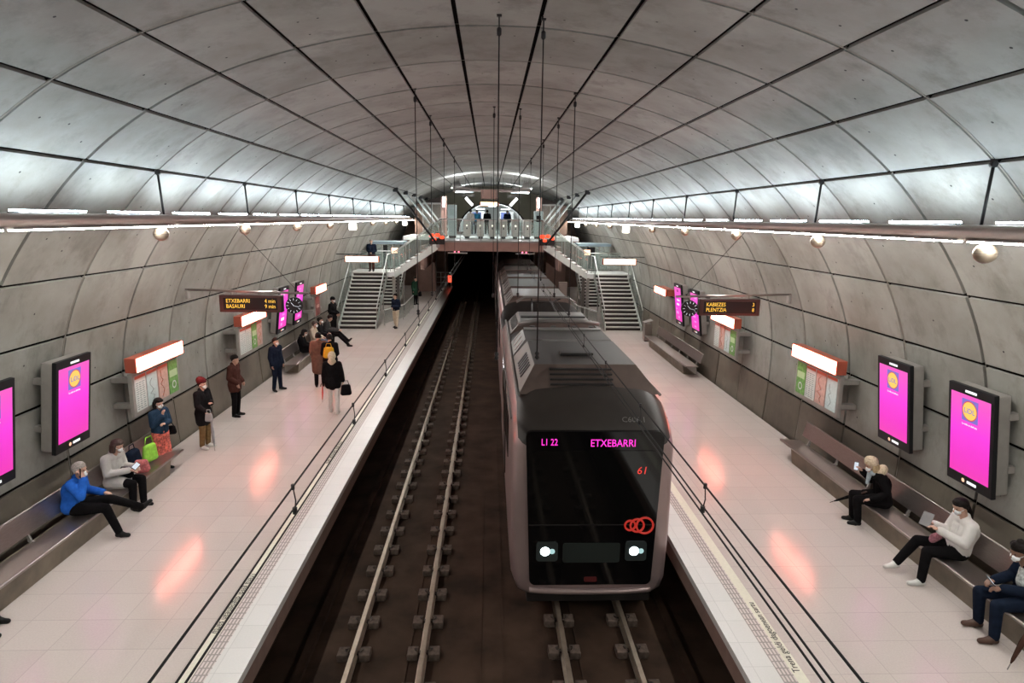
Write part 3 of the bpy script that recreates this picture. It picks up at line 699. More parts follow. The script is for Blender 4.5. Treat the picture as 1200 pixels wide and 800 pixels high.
# insulators and bars
mb = MB(); mb.tube([(TX-.95, 14.75, 2.86), (TX-.55, 14.75, 2.93), (TX+.55, 14.75, 2.93), (TX+.95, 14.75, 2.86)], .05, M_TLGT, 8); tb(mb, 'roof_bar')
for x in (-.6, -.1, .4, .8):
    mb = MB(); mb.lathe([(.04, 0), (.09, .03), (.05, .06), (.09, .09), (.05, .12), (.07, .15)], (TX+x, 15.0, 2.62), M_TDK2, 12); tb(mb, 'insulator')
p = pod(15.3, 17.3, 1.12, .86, zr, 2.80, .12, M_PODS, M_TLGT); side_slots(p, 15.6, 17.0, 7, 1.12, .86, zr, 2.80)
mb = MB(); mb.box(TX-.82, 16.1, 2.80, TX+.82, 16.3, 2.83, M_TDK2); tb(mb, 'roof_strip', p)
# pantograph folded in the roof well
pg = MB(); pg.bar((TX-.5, 17.8, 2.35), (TX+.5, 17.8, 2.35), .08, .06, M_TDK2); pg.bar((TX-.5, 19.9, 2.35), (TX+.5, 19.9, 2.35), .08, .06, M_TDK2); pg.bar((TX-.45, 17.8, 2.35), (TX-.45, 19.9, 2.35), .06, .06, M_TDK2); pg.bar((TX+.45, 17.8, 2.35), (TX+.45, 19.9, 2.35), .06, .06, M_TDK2)
pgo = tb(pg, 'pantograph_base')
mb = MB()
for s in (-1, 1): mb.tube([(TX+s*.40, 17.95, 2.42), (TX+s*.30, 19.75, 2.72)], .028, M_TDK2, 6); mb.tube([(TX+s*.30, 19.75, 2.72), (TX+s*.42, 18.3, 3.02)], .02, M_TDK2, 6)
mb.tube([(TX-.30, 19.75, 2.72), (TX+.30, 19.75, 2.72)], .022, M_TDK2, 6); tb(mb, 'pantograph_arm', pgo)
mb = MB()
for y in (18.15, 18.42): mb.tube([(TX-.85, y, 2.92), (TX-.62, y, 3.06), (TX+.62, y, 3.06), (TX+.85, y, 2.92)], .022, M_TLGT, 6)
tb(mb, 'pantograph_head', pgo)
for (y0, y1, ms, mt) in ((20.6, 23.2, M_PODS, M_TLGT), (23.6, 27.0, M_PODS, M_TDARK), (27.5, 31.0, M_PODS, M_TDARK), (31.4, 34.2, M_PODS, M_TLGT), (35.6, 40, M_TDARK, M_TDARK)):
    p = pod(y0, y1, 1.10, .85, zr, 2.80, .15, ms, mt)
    side_slots(p, y0+.3, y1-.3, 4, 1.10, .85, zr, 2.80)
# roof edge gutters, side windows and doors
for s in (-1, 1):
    mb = MB(); mb.tube([(TX+s*1.262, 9.9, 2.12), (TX+s*1.262, 34.6, 2.12)], .022, M_TLGT if s < 0 else M_TSILV, 6); tb(mb, 'gutter')
    mb = MB(); mb.tube([(TX+s*1.15, 9.95, 2.50), (TX+s*1.17, 17.4, 2.52)], .025, M_TLGT, 6); tb(mb, 'roof_rail')
    for k in range(7):
        y = 11.2+k*3.4
        if 16 < y < 20.5: continue
        mb = MB(); mb.box(TX+s*1.255, y, .95, TX+s*1.275, y+1.5, 1.75, M_TGLS, .008); tb(mb, 'side_window')
    for k in range(5):
        y = 13.0+k*6.8
        if 16 < y < 20: continue
        mb = MB(); mb.box(TX+s*1.255, y, -.1, TX+s*1.28, y+1.35, 1.95, M_TDARK, .008); d = tb(mb, 'side_door'); mb = MB(); mb.box(TX+s*1.27, y+.1, .8, TX+s*1.29, y+1.25, 1.7, M_TGLS); tb(mb, 'door_window', d)

# ---------------- stairs, landings and gangways ----------------
M_TREAD = mat('stair_tread', (.50, .47, .45), .45, .1, var=.06)
M_RISER = mat('stair_riser_dark', (.03, .022, .018), .7, var=0)
M_STRG = mat('stringer_pale', (.56, .60, .57), .4, .3, var=.04)
M_LAND = tiles('landing_tile', (.66, .66, .65), .6, .6, rough=.3, speck=.04)
ZL = 2.40
def flight(name, label, X0, X1, y0, n, rise, run, group=None):
    """stairs going away from the camera between X0 < X1"""
    t = thing(name, label, 'staircase', ((X0+X1)/2, y0, 0)); cx = (X0+X1)/2; h = (X1-X0)/2
    for k in range(n):
        z = rise*(k+1); y = run*k; mb = MB()
        mb.box(-h, y-.03, z-.05, h, y+run+.0, z, M_TREAD, .012); tr = mb.build('step', t)
        mb = MB(); mb.box(-h+.02, y+.03, z-rise, h-.02, y+.05, z-.05, M_RISER); mb.build('riser', tr)
    for s in (-1, 1):
        mb = MB(); mb.prism([(-.10, 0), (run*(n)-.05, rise*n-.30), (run*(n)-.05, rise*n+.02), (-.10, .24)], 'x', s*h-.02, s*h+.02, M_STRG); mb.build('stringer', t)
    return t, h
def railing(name, label, pts, hgt, cat='balustrade', posts=6, gl=None, rail=None, low=False):
    """glass balustrade with a tube handrail along pts (floor level points)"""
    rail = rail or M_RAILW; gl = gl or M_GLASS
    P = [Vector(p) for p in pts]; o = P[0]; t = thing(name, label, cat, tuple(o))
    up = Vector((0, 0, hgt))
    mb = MB(); mb.tube([p-o+up for p in P], .026, rail, 8); mb.build('handrail', t)
    for a, b in zip(P, P[1:]):
        d = (b-a).normalized(); g = MB(); u = Vector((0, 0, 1)).cross(d)
        if u.length < 1e-3: continue
        u = u.normalized()*.006; vs = []
        for q in (a+Vector((0, 0, .10)), b+Vector((0, 0, .10)), b+up*.93, a+up*.93): vs += [q-o-u, q-o+u]
        g.add(vs, [(0, 2, 4, 6), (1, 7, 5, 3), (0, 1, 3, 2), (2, 3, 5, 4), (4, 5, 7, 6), (6, 7, 1, 0)], gl); g.build('glass_panel', t)
    L = [(b-a).length for a, b in zip(P, P[1:])]; tot = sum(L)
    for k in range(posts):
        s = tot*k/max(1, posts-1); i = 0
        while i < len(L)-1 and s > L[i]: s -= L[i]; i += 1
        q = P[i]+(P[i+1]-P[i])*(s/L[i])-o; mb = MB(); mb.bar(q, q+up, .03, .03, M_STEEL2, (1, 0, 0)); mb.build('post', t)
    return t
for sgn in (-1, 1):
    sd = 'left' if sgn < 0 else 'right'; X = lambda x: XC+sgn*x
    a, b = sorted((X(5.50), X(7.25)))
    flight('staircase', 'main steps at the far end of the %s platform, below the big glowing sign' % sd, a, b, 30.4, 14, ZL/14, .27)
    run = .27*13
    railing('stair_balustrade', 'glass balustrade on the wall side of the %s platform stairs' % sd, [(X(7.28), 30.3, .05), (X(7.28), 30.4+run, ZL)], .95, posts=5)
    railing('stair_balustrade', 'glass balustrade on the track side of the %s platform stairs' % sd, [(X(5.44), 30.3, .05), (X(5.44), 30.4+run, ZL), (X(5.40), 34.6, ZL)], .95, posts=5)
    a, b = sorted((X(5.55), X(6.95)))
    flight('staircase', 'second narrower steps behind the main ones on the %s platform' % sd, a, b, 38.9, 12, ZL/14, .27)
    railing('stair_balustrade', 'glass balustrade of the rear steps on the %s platform' % sd, [(X(5.50), 38.8, .05), (X(5.50), 38.9+.27*11, ZL*.85)], .95, posts=5)
    mb = MB(); a, b = sorted((X(5.05), X(7.45))); mb.box(a, 30.4+run+.22, ZL-.22, b, 36.2, ZL, M_LAND); 
    for q in ((X(5.2), 36.0), (X(7.1), 36.0), (X(5.2), 34.4)): mb.box(q[0]-.08, q[1]-.08, 0, q[0]+.08, q[1]+.08, ZL-.22, M_STEEL2)
    o = struct(mb, 'floor')
    railing('landing_balustrade', 'glass balustrade at the back of the %s stair landing' % sd, [(X(7.3), 36.15, ZL), (X(5.1), 36.15, ZL)], 1.0, posts=4, gl=M_GLASSW)
    # pale glazed box beside the landing
    t = thing('glazed_kiosk', 'pale blue-roofed glazed box behind the landing of the %s stairs' % sd, 'kiosk', (X(5.9), 37.6, ZL))
    mb = MB(); mb.box(-.95, -.8, 1.35, .95, .8, 1.50, mat('kiosk_roof_blue', (.24, .32, .37), .4, .3, var=.03)); mb.build('roof', t)
    for q in (-.9, -.3, .3, .9): mb = MB(); mb.box(q-.03, -.78, -ZL, q+.03, -.72, 1.35, M_STEEL2); mb.build('frame_post', t)
    mb = MB(); mb.box(-.9, -.75, 0, .9, -.73, 1.35, M_GLASSW); mb.build('glass_panel', t)
    mb = MB(); mb.box(-.32+sgn*-.1, -.80, .1, .02, -.76, 1.3, M_BLACK); mb.build('door', t)
    mb = MB(); mb.box(-.6 if sgn > 0 else .25, -.82, .85, -.25 if sgn > 0 else .6, -.78, 1.15, emis('kiosk_light', (1, .62, .42), 2.5)); mb.build('warm_lamp', t)
    # low glass guard under the stairs
    railing('low_guard', 'low glass guard on the platform under the %s stairs' % sd, [(X(5.25), 31.4, 0), (X(4.55), 33.5, 0), (X(4.55), 37.5, 0)], .78, posts=4)
    # gangway from the landing up to the bridge
    t = thing('gangway_stair', 'steps climbing from the %s landing inward to the bridge' % sd, 'staircase', (X(5.1), 34.7, ZL))
    z1 = 4.12-ZL; L = 2.48; n = 9
    for k in range(n):
        mb = MB(); x0 = -sgn*L*k/n; x1 = -sgn*L*(k+1)/n; z = z1*(k+1)/n; mb.box(x0, -.68, z-.05, x1, .68, z, M_TREAD); mb.build('step', t)
    for s in (-1, 1):
        mb = MB(); mb.prism([(0, -.30), (0, .05), (-sgn*L, z1+.05), (-sgn*L, z1-.36)], 'y', s*.70-.03, s*.70+.03, M_STRG if s < 0 else M_STEEL2); mb.build('stringer', t)
    for s in (-1, 1):
        railing('gangway_balustrade', ('front' if s < 0 else 'rear')+' glass balustrade of the steps from the %s landing to the bridge' % sd, [(X(5.1), 34.7+s*.70, ZL+.05), (X(5.1-L), 34.7+s*.70, 4.17)], 1.02, posts=5)
    # big glowing sign over the stairs
    t = thing('hanging_sign', 'long glowing sign hanging over the foot of the %s stairs' % sd, 'sign', (X(5.98), 30.0, 3.20))
    mb = MB(); mb.box(-.80, -.09, 0, .80, .09, .28, M_SIGNB, .02); bx = mb.build('sign_box', t); mb = MB(); mb.box(-.74, -.105, .02, .74, -.088, .26, emis('sign_glow_warm', (1, .74, .55), 5)); mb.build('lit_panel', bx)
    mb = MB(); mb.tube([(-.9, 0, .36), (1.5*1 if sgn > 0 else .9, 0, .36)] if sgn > 0 else [(-1.5, 0, .36), (.9, 0, .36)], .018, M_BLACKM, 6); mb.build('support_rod', t)
    for q in (-.6, .6): mb = MB(); mb.tube([(q, 0, .27), (q, 0, .37)], .015, M_BLACKM, 6); mb.build('hanger', t)

# ---------------- bridge deck across the tracks ----------------
mb = MB(); mb.box(XC-2.70, 32.6, 3.62, XC+2.62, 52.2, 4.12, M_PINKB); mb.box(XC-2.70, 32.55, 4.05, XC+2.62, 32.62, 4.13, M_STEEL2); mb.box(XC-2.65, 32.62, 4.12, XC+2.58, 52.2, 4.135, M_LAND)
mb.box(XC-5.4, 40, 3.9, XC-2.6, 52.2, 4.13, M_LAND); mb.box(XC+2.6, 40, 3.9, XC+5.4, 52.2, 4.13, M_LAND)
struct(mb, 'floor')
railing('bridge_balustrade', 'glass balustrade along the front of the bridge over the tracks', [(XC-2.62, 32.66, 4.13), (XC+2.55, 32.66, 4.13)], 1.07, posts=6, gl=M_GLASSW)
for s, sd in ((-1, 'left'), (1, 'right')): railing('bridge_balustrade', 'glass balustrade on the %s end of the bridge' % sd, [(XC+s*2.6, 32.7, 4.13), (XC+s*2.6, 33.9, 4.13)], 1.07, posts=2, gl=M_GLASSW)
# struts from the vault to the deck
for sgn in (-1, 1):
    sd = 'left' if sgn < 0 else 'right'
    for k, y in enumerate((31.7, 35.45, 39.25, 43.0, 46.8)):
        lab = '%s slanted steel strut on the %s side of the bridge' % (('dark nearest', 'second pale', 'third pale', 'fourth pale', 'farthest pale')[k], sd)
        t = thing('slanted_strut', lab, 'strut', (XC+sgn*2.62, y, 3.95)); m = M_BLACKM if k == 0 else M_RAILW
        mb = MB(); mb.tube([(0, 0, 0), (sgn*(4.62-2.62), 0, 6.58-3.95)], .055, m, 8); mb.build('strut_tube', t)
        mb = MB(); mb.box(sgn*2.0-.12, -.10, 2.50, sgn*2.0+.12, .10, 2.70, M_BLACKM, .02); mb.build('ceiling_joint', t)
        mb = MB(); mb.tube([(0, -.06, -.05), (0, .06, -.05)], .09, M_STEEL2, 10); mb.build('foot_joint', t)
E_OR = emis('signal_orange', (1, .075, .025), 1.8)
for sgn in (-1, 1):
    sd = 'left' if sgn < 0 else 'right'
    t = thing('warning_lamp', 'cluster of orange-red lamps at the foot of the %s struts' % sd, 'lamp', (XC+sgn*2.75, 32.3, 4.25))
    for k, (x, z, r) in enumerate(((-.22, .14, .13), (.06, .16, .12), (-.1, -.05, .10), (.28, .05, .11))):
        mb = MB(); mb.lathe([(r*.6, -r*.7), (r, -r*.4), (r, r*.4), (r*.6, r*.7)], (x, 0, z), E_OR, 12); mb.build('lamp_globe', t)
    mb = MB(); mb.box(-.35, .02, -.30, .40, .10, .0, M_BLACKM).box(-.1*sgn-.04, .08, -.30, -.1*sgn+.04, .26, -.22, M_BLACKM); mb.build('mounting_bar', t)
# ticket gates
M_GATE = mat('gate_steel', (.80, .70, .67), .45, .1, var=.04)
gx = (-1.28, -.53, .13, .75, 1.42, 2.08); g0 = None
for k, x in enumerate(gx):
    if not g0:
        g0 = thing('ticket_gate', 'x', 'ticket gate', (x, 36.6, 4.135), 0, 'ticket gates on the bridge')
        mb = MB(); mb.box(-.20, -.6, .12, .20, .8, 1.05, M_GATE, .06); mb.build('cabinet', g0); mb = MB(); mb.box(-.12, -.5, 0, .12, .7, .12, M_BLACK); mb.build('plinth', g0)
        mb = MB(); mb.disc((0, -.605, .72), (0, -1, 0), .05, emis('gate_lamp', (1, .9, .75), 2.5), 12); mb.build('indicator_lamp', g0); mb = MB(); mb.box(-.03, -.61, .52, .03, -.60, .6, M_BLACK); mb.build('ticket_slot', g0)
        mb = MB(); mb.box(.20, .1, .25, .42, .12, .9, M_GLASSW); mb.build('glass_flap', g0); g = g0
    else: g = dup(g0); g.location = (x, 36.6, 4.135)
    g['label'] = '%s steel ticket gate behind the glass of the bridge' % ('leftmost', 'second from left', 'third from left', 'third from right', 'second from right', 'rightmost')[k]
for x, h, lab in ((-2.15, 1.85, 'tall pale machine cabinet left of the ticket gates'), (2.75, 1.55, 'tall grey machine cabinet right of the ticket gates')):
    t = thing('ticket_machine', lab, 'machine', (x, 37.2, 4.135)); mb = MB(); mb.box(-.24, -.3, .12, .24, .3, h, mat('machine_pale', (.55, .66, .66), .4, .2, var=.04), .04); mb.build('cabinet', t)
    mb = MB(); mb.box(-.20, -.26, 0, .20, .26, .12, M_BLACK); mb.build('plinth', t); mb = MB(); mb.box(-.13, -.31, h-.6, .13, -.298, h-.25, M_BLACK if x > 0 else M_GLASSW); mb.build('screen', t)
# columns with tube lights, pink stone
for sgn in (-1, 1):
    sd = 'left' if sgn < 0 else 'right'
    mb = MB(); mb.box(XC+sgn*2.95-.16, 40.5, 4.13, XC+sgn*2.95+.16, 40.9, 6.55, M_PINKB); mb.box(XC+sgn*2.45-.16, 47, 4.13, XC+sgn*2.45+.3, 51, 4.2, M_PINKB); struct(mb, 'wall_pillar_'+sd)
    t = thing('tube_light', 'upright white tube light on the pillar at the %s of the bridge hall' % sd, 'lamp', (XC+sgn*2.95, 40.42, 5.9)); mb = MB(); mb.tube([(0, 0, 0), (0, 0, .62)], .07, emis('tube_white', (.95, .97, 1), 6), 10); mb.build('tube', t); mb = MB(); mb.box(-.08, .05, -.03, .08, .08, .65, M_STEEL2); mb.build('fixing_plate', t)
    # brown glazed shaft boxes
    mb = MB(); a, b = sorted((XC+sgn*3.15, XC+sgn*5.2)); mb.box(a, 44.5, 4.13, b, 44.7, 6.15, M_BROWN); mb.prism([(a, 6.15), (b, 6.15), ((a if sgn > 0 else b), 6.75)], 'y', 44.5, 44.7, mat('very_dark_brown', (.03, .018, .014), .6, var=0)); 
    struct(mb, 'wall_shaft_'+sd)
    t = thing('glazed_shaft', 'dark glazed lift shaft beside the %s pillar of the bridge hall' % sd, 'lift shaft', (XC+sgn*3.9, 43.6, 4.13))
    for q in (-.6, 0, .6): mb = MB(); mb.box(q-.03, -.5, 0, q+.03, -.44, 2.0, M_STEEL2); mb.build('frame_post', t)
    mb = MB(); mb.box(-.6, -.47, .03, .6, -.45, 1.95, M_GLASS); mb.build('glass_panel', t); mb = MB(); mb.box(-.63, -.5, 2.0, .63, .5, 2.08, M_STEEL2); mb.build('roof', t)
# lamps, ducts and sign under the vault
M_DUCT = mat('duct_metal', (.30, .24, .22), .35, .5, var=.05)
for k, (x, y) in enumerate(((-1.6, 36.5), (1.75, 36.5), (-1.6, 47.6), (1.75, 47.6))):  # added fill lights, shielded from view, to brighten the far vault and end wall
    t = thing('added_uplighter', 'added upward-facing fill light bar under the vault of the bridge hall, %s %s' % (('nearer', 'farther')[k//2], ('left', 'right')[k % 2]), 'lamp', (x, y, 6.75)); mb = MB(); mb.box(-.5, -.13, 0, .5, .13, .03, M_STEEL2).box(-.5, -.13, 0, .5, -.11, .16, M_STEEL2).box(-.5, .11, 0, .5, .13, .16, M_STEEL2).box(-.5, -.13, 0, -.48, .13, .16, M_STEEL2).box(.48, -.13, 0, .5, .13, .16, M_STEEL2); mb.build('housing', t)
    mb = MB(); mb.box(-.46, -.08, .035, .46, .08, .06, emis('added_hall_uplight', (.86, .95, 1), 210)); mb.build('light_strip', t)
    for q in (-.4, .4): mb = MB(); mb.tube([(q, 0, .05), (q, 0, vz(x+q)-6.75)], .008, M_BLACKM, 5); mb.build('hanging_rod', t)
for sgn in (-1, 1):
    sd = 'left' if sgn < 0 else 'right'; x = XC+sgn*2.12
    t = thing('pendant_floodlight', 'big floodlight lamp hung high over the %s side of the bridge' % sd, 'lamp', (x, 40, 7.0)); top = vz(x)-7.0
    mb = MB(); mb.lathe([(.34, .05), (.36, .09), (.22, .34), (.10, .42)], (0, 0, 0), mat('lamp_hood', (.5, .48, .47), .3, .6, var=0), 18); mb.build('hood', t)
    mb = MB(); mb.lathe([(.31, .03), (.31, .05)], (0, 0, 0), emis('flood_white', (.96, .98, 1), 190), 18); mb.build('lens', t)
    for q in (-.12, 0, .14): mb = MB(); mb.tube([(q, 0, .3), (q, 0, top)], .012, M_BLACKM, 5); mb.build('hanging_rod', t)
    t = thing('ceiling_duct', 'horizontal brown duct under the vault on the %s of the bridge sign' % sd, 'duct', (XC+sgn*1.4, 40.6, 6.95))
    mb = MB(); mb.tube([(-.95, 0, 0), (.95, 0, 0)], .10, M_DUCT, 12); mb.build('duct_pipe', t); mb = MB(); mb.box(sgn*.3-.5, -.2, -.17, sgn*.3+.6, .2, -.10, mat('duct_pale', (.5, .58, .6), .4, .3, var=0)); mb.build('end_tray', t)
    for q in (-.7, -.2, .3): mb = MB(); mb.tube([(q, 0, .08), (q, 0, vz(XC+sgn*1.4+q)-6.95)], .010, M_BLACKM, 5); mb.build('hanging_rod', t)
    t = thing('slanted_tube_light', 'slanted white tube light over the %s of the passage mouth' % sd, 'lamp', (XC+sgn*1.8, 46, 6.65)); mb = MB(); mb.tube([(0, 0, 0), (-sgn*.48, 0, -.52)], .10, emis('tube_soft', (.95, .97, 1), 3.5), 10); mb.build('tube', t)
    mb = MB(); mb.tube([(0, 0, 0), (0, 0, .75)], .012, M_BLACKM, 5); mb.build('hanging_rod', t)
t = thing('bridge_sign', 'glowing cream sign hung in the middle of the bridge hall', 'sign', (XC-.13, 40, 5.98))
mb = MB(); mb.box(-.58, -.1, 0, .58, .1, .26, M_SIGNB, .05); bx = mb.build('sign_box', t); mb = MB(); mb.box(-.53, -.112, .02, .53, -.098, .24, emis('sign_cream', (1, .76, .48), 3)); mb.build('lit_panel', bx)
mb = MB(); mb.box(-.52, .1, .45, .55, .3, 1.0, M_PINKB); mb.build('mounting_box', t)
for q in (-.4, .4, .1): mb = MB(); mb.tube([(q, 0.0, .2), (q, 0.0, vz(q)-5.98)], .014, M_BLACKM, 6); mb.build('hanging_rod', t)
# ---------------- far wall, passage and tunnel mouths ----------------
YW = YE-.05
arch = [(XC+.12+2.75*math.cos(a), 4.13+2.35*math.sin(a)) for a in [PI*k/20 for k in range(21)]]
pr = [prof(i, k/4) for i in range(NP) for k in range(4)]+[prof(NP-1, 1)]
up = [(x, z) for x, z in pr if z > 4.13]
mb = MB()
outer = [(pr[0][0], 4.13)]+up+[(pr[-1][0], 4.13)]           # left to right over the top
inner = arch[::-1]                                             # left to right
def at(lst, t):
    i = t*(len(lst)-1); k = min(int(i), len(lst)-2); f = i-k; return (lst[k][0]*(1-f)+lst[k+1][0]*f, lst[k][1]*(1-f)+lst[k+1][1]*f)
K = 60
for k in range(K):
    a, b, c, d = at(outer, k/K), at(outer, (k+1)/K), at(inner, (k+1)/K), at(inner, k/K); m = M_OLIVE if 8 <= k < 52 else M_BROWN
    mb.add([(p[0], YW, p[1]) for p in (a, b, c, d)], [(0, 1, 2, 3)], m)
mb.box(-7.6, YW, -1.2, XC-3.2, YW+.2, 4.13, M_BROWN); mb.box(XC+3.2, YW, -1.2, 7.8, YW+.2, 4.13, M_BROWN)
struct(mb, 'wall_far')
mb = MB()      # passage
for a, b in zip(arch, arch[1:]): mb.add([(a[0], YW, a[1]), (b[0], YW, b[1]), (b[0], YW+12, b[1]), (a[0], YW+12, a[1])], [(0, 1, 2, 3)], M_WHITE)
mb.box(XC-2.7, YW-.2, 4.0, XC+2.9, YW+12, 4.13, M_LAND); mb.box(XC-2.8, YW+12, 4, XC+3, YW+12.1, 6.6, M_WHITE)
for a, b in zip(arch, arch[1:]): mb.bar((a[0], YW-.02, a[1]), (b[0], YW-.02, b[1]), .10, .10, M_BLACK, (0, 1, 0))
struct(mb, 'wall_passage')
for k, (x, y) in enumerate(((-.9, YW+2.5), (1.2, YW+2.5), (.1, YW+7))):
    t = thing('passage_light', 'white ceiling light inside the passage, %s' % ('left', 'right', 'farthest')[k], 'lamp', (XC+x, y, 5.98 if k < 2 else 6.30)); mb = MB(); mb.box(-.35, -1.2, 0, .35, 1.2, .05, emis('passage_light', (.9, .97, 1), 7)); mb.build('light_panel', t)
PB = mat('poster_blue', (.10, .14, .34), .4, var=.6, scale=4)
for k, (x, lab) in enumerate(((-1.15, 'blue and white poster panel left in the passage'), (1.35, 'blue and purple poster panel right in the passage'))):
    t = thing('passage_poster', lab, 'poster', (XC+x, YW+4.2, 4.6)); mb = MB(); mb.box(-.6, -.04, 0, .6, .04, 1.25, M_WHITE, .01); mb.build('frame', t); mb = MB(); mb.box(-.5, -.05, .1, .3, -.038, 1.15, PB); mb.build('poster', t)
    mb = MB(); mb.box(-.5, -.02, -.47, -.42, .02, 0, M_STEEL2).box(.42, -.02, -.47, .5, .02, 0, M_STEEL2); mb.build('legs', t)
mb = MB()      # tunnels beyond
for x in (XC-3.25, XC+3.2): mb.box(x-.1, 50.6, -1.2, x+.1, 92, 3.6, M_PITW)
mb.box(XC-3.3, 52.2, 3.5, XC+3.3, 92, 3.7, M_PITW); mb.box(XC-3.3, 92, -1.2, XC+3.3, 92.1, 3.7, M_PITW)
struct(mb, 'wall_tunnel')
for sgn in (-1, 1):
    sd = 'left' if sgn < 0 else 'right'; X = lambda x: XC+sgn*x
    mb = MB(); a, b = sorted((X(4.0), X(5.4))); mb.box(a, 46.5, 0, b, 46.7, 3.6, M_PINKB); a, b = sorted((X(4.0), X(4.2))); mb.box(a, 38.5, 2.2, b, 46.5, 3.6, M_PINKB); struct(mb, 'wall_under_bridge_'+sd)
    t = thing('end_barrier', 'steel railing closing off the far end of the %s platform' % sd, 'railing', (X(3.85), 49.6, 0))
    for q in (-.8, 0, .8): mb = MB(); mb.box(q-.025, -.025, 0, q+.025, .025, 1.15, M_RAILW); mb.build('post', t)
    for z in (.35, .75, 1.12): mb = MB(); mb.tube([(-.85, 0, z), (.85, 0, z)], .025, M_RAILW, 6); mb.build('rail', t)
    t = thing('signal_box', 'glowing red signal box at the track end of the %s platform railing' % sd, 'signal', (X(3.15), 49.4, .0)); mb = MB(); mb.box(-.17, -.08, .35, .17, .08, .95, M_BLACK, .02); hb = mb.build('casing', t); mb = MB(); mb.box(-.14, -.10, .39, .14, -.08, .91, emis('signal_red', (1, .10, .05), 1.6 if sgn < 0 else .9)); mb.build('lit_face', hb); mb = MB(); mb.box(-.03, -.03, 0, .03, .03, .35, M_BLACK); mb.build('stand', t)
    t = thing('service_cabinet', 'dark glazed service cabinet at the end of the %s platform' % sd, 'cabinet', (X(4.0), 48.6, 0)); mb = MB(); mb.box(-.75, -.3, 1.6, .75, .3, 3.2, M_BROWN, .02); mb.build('upper_casing', t)
    for q in (-.75, -.1, .6): mb = MB(); mb.box(q-.03, -.33, 0, q+.03, -.27, 3.3, M_STEEL2); mb.build('frame_post', t)
    mb = MB(); mb.box(-.6, -.34, 1.9, -.1, -.30, 2.6, M_GLASS); mb.build('glass_panel', t)
    # shelf signals under the bridge
    t = thing('track_signal', 'pale bar with pink signal lamps under the %s half of the bridge' % sd, 'signal', (XC+sgn*1.75, 33.5, 3.45)); mb = MB(); mb.box(-.5, -.04, 0, .5, .04, .05, M_RAILW); mb.build('bar', t)
    for q in (-.15, .05): mb = MB(); mb.lathe([(.03, 0), (.05, .03), (.03, .08)], (q, 0, .05), emis('pink_lamp', (1, .18, .30), 3), 8); mb.build('lamp_globe', t)
    mb = MB(); mb.tube([(-.4, 0, .05), (-.4, 0, .17)], .012, M_BLACKM, 5).tube([(.4, 0, .05), (.4, 0, .17)], .012, M_BLACKM, 5); mb.build('hangers', t)
t = thing('steel_locker', 'plain pale locker standing on the right platform before the rear steps', 'locker', (4.75, 41.5, 0)); mb = MB(); mb.box(-.28, -.2, .05, .28, .2, 1.25, mat('locker_pink', (.42, .33, .30), .4, .3, var=0), .02); mb.build('body', t); mb = MB(); mb.box(-.25, -.17, 0, .25, .17, .05, M_BLACK); mb.build('plinth', t)

# ---------------- people ----------------
SKIN = mat('skin', (.50, .30, .22), .5, var=.05); SKIN2 = mat('skin_dark', (.20, .105, .07), .5, var=.05)
def cloth(n, c, v=.18, r=.85): return mat('cloth_'+n, c, r, var=v, scale=14, bump=.25, spec=.06)
C_BLACK = cloth('black', (.0065, .006, .0065)); C_BLK2 = cloth('soft_black', (.012, .011, .012)); C_BLUE = cloth('bright_blue', (.02, .11, .46)); C_GREY = cloth('pale_grey', (.50, .48, .45), .06)
C_DENIM = cloth('denim', (.022, .045, .08)); C_NAVY = cloth('navy', (.009, .014, .027)); C_BROWN = cloth('maroon_brown', (.065, .025, .02)); C_KHAKI = cloth('khaki', (.20, .125, .055)); C_WHITE = cloth('white', (.66, .63, .60), .05)
C_FUR = mat('cream_fur', (.55, .45, .32), .95, var=.25, scale=40, bump=.6); C_LONG = cloth('dusty_brown', (.13, .075, .055)); C_BEIGE = cloth('beige', (.50, .42, .32), .1); C_MASK = mat('mask_white', (.80, .82, .83), .8, var=.02)
C_SKIRT = mat('flower_skirt', (.55, .12, .09), .8, var=.75, scale=22); C_GREEN = cloth('bottle_green', (.03, .075, .045)); C_YEL = cloth('mustard', (.55, .33, .03)); C_LIME = cloth('lime', (.30, .62, .08)); C_CYAN = cloth('cyan', (.06, .34, .60)); C_PRINT = mat('print_shirt', (.45, .47, .45), .8, var=.55, scale=30); C_RED = cloth('red', (.55, .05, .04))
H_DARK = mat('hair_dark', (.009, .006, .005), .6, var=.3, scale=50, bump=.5, spec=.15); H_GREY = mat('hair_grey', (.32, .29, .26), .6, var=.3, scale=50, bump=.5); H_BRN = mat('hair_brown', (.045, .022, .014), .55, var=.3, scale=50, bump=.5); H_BLOND = mat('hair_blond', (.48, .36, .20), .6, var=.3, scale=50, bump=.5)
M_BERET = cloth('beret_maroon', (.10, .018, .02)); M_SHOE = mat('shoe_black', (.006, .006, .006), .5, var=0, spec=.2); M_SHOEW = mat('shoe_white', (.62, .60, .57), .5, var=.04); M_SHOEB = mat('shoe_brown', (.07, .03, .018), .5, var=0); M_EYE = mat('eye_dark', (.02, .012, .01), .2, var=0); M_PHONE = mat('phone_black', (.012, .012, .014), .15, var=0); E_PH = emis('phone_glow', (.75, .82, .9), .9)
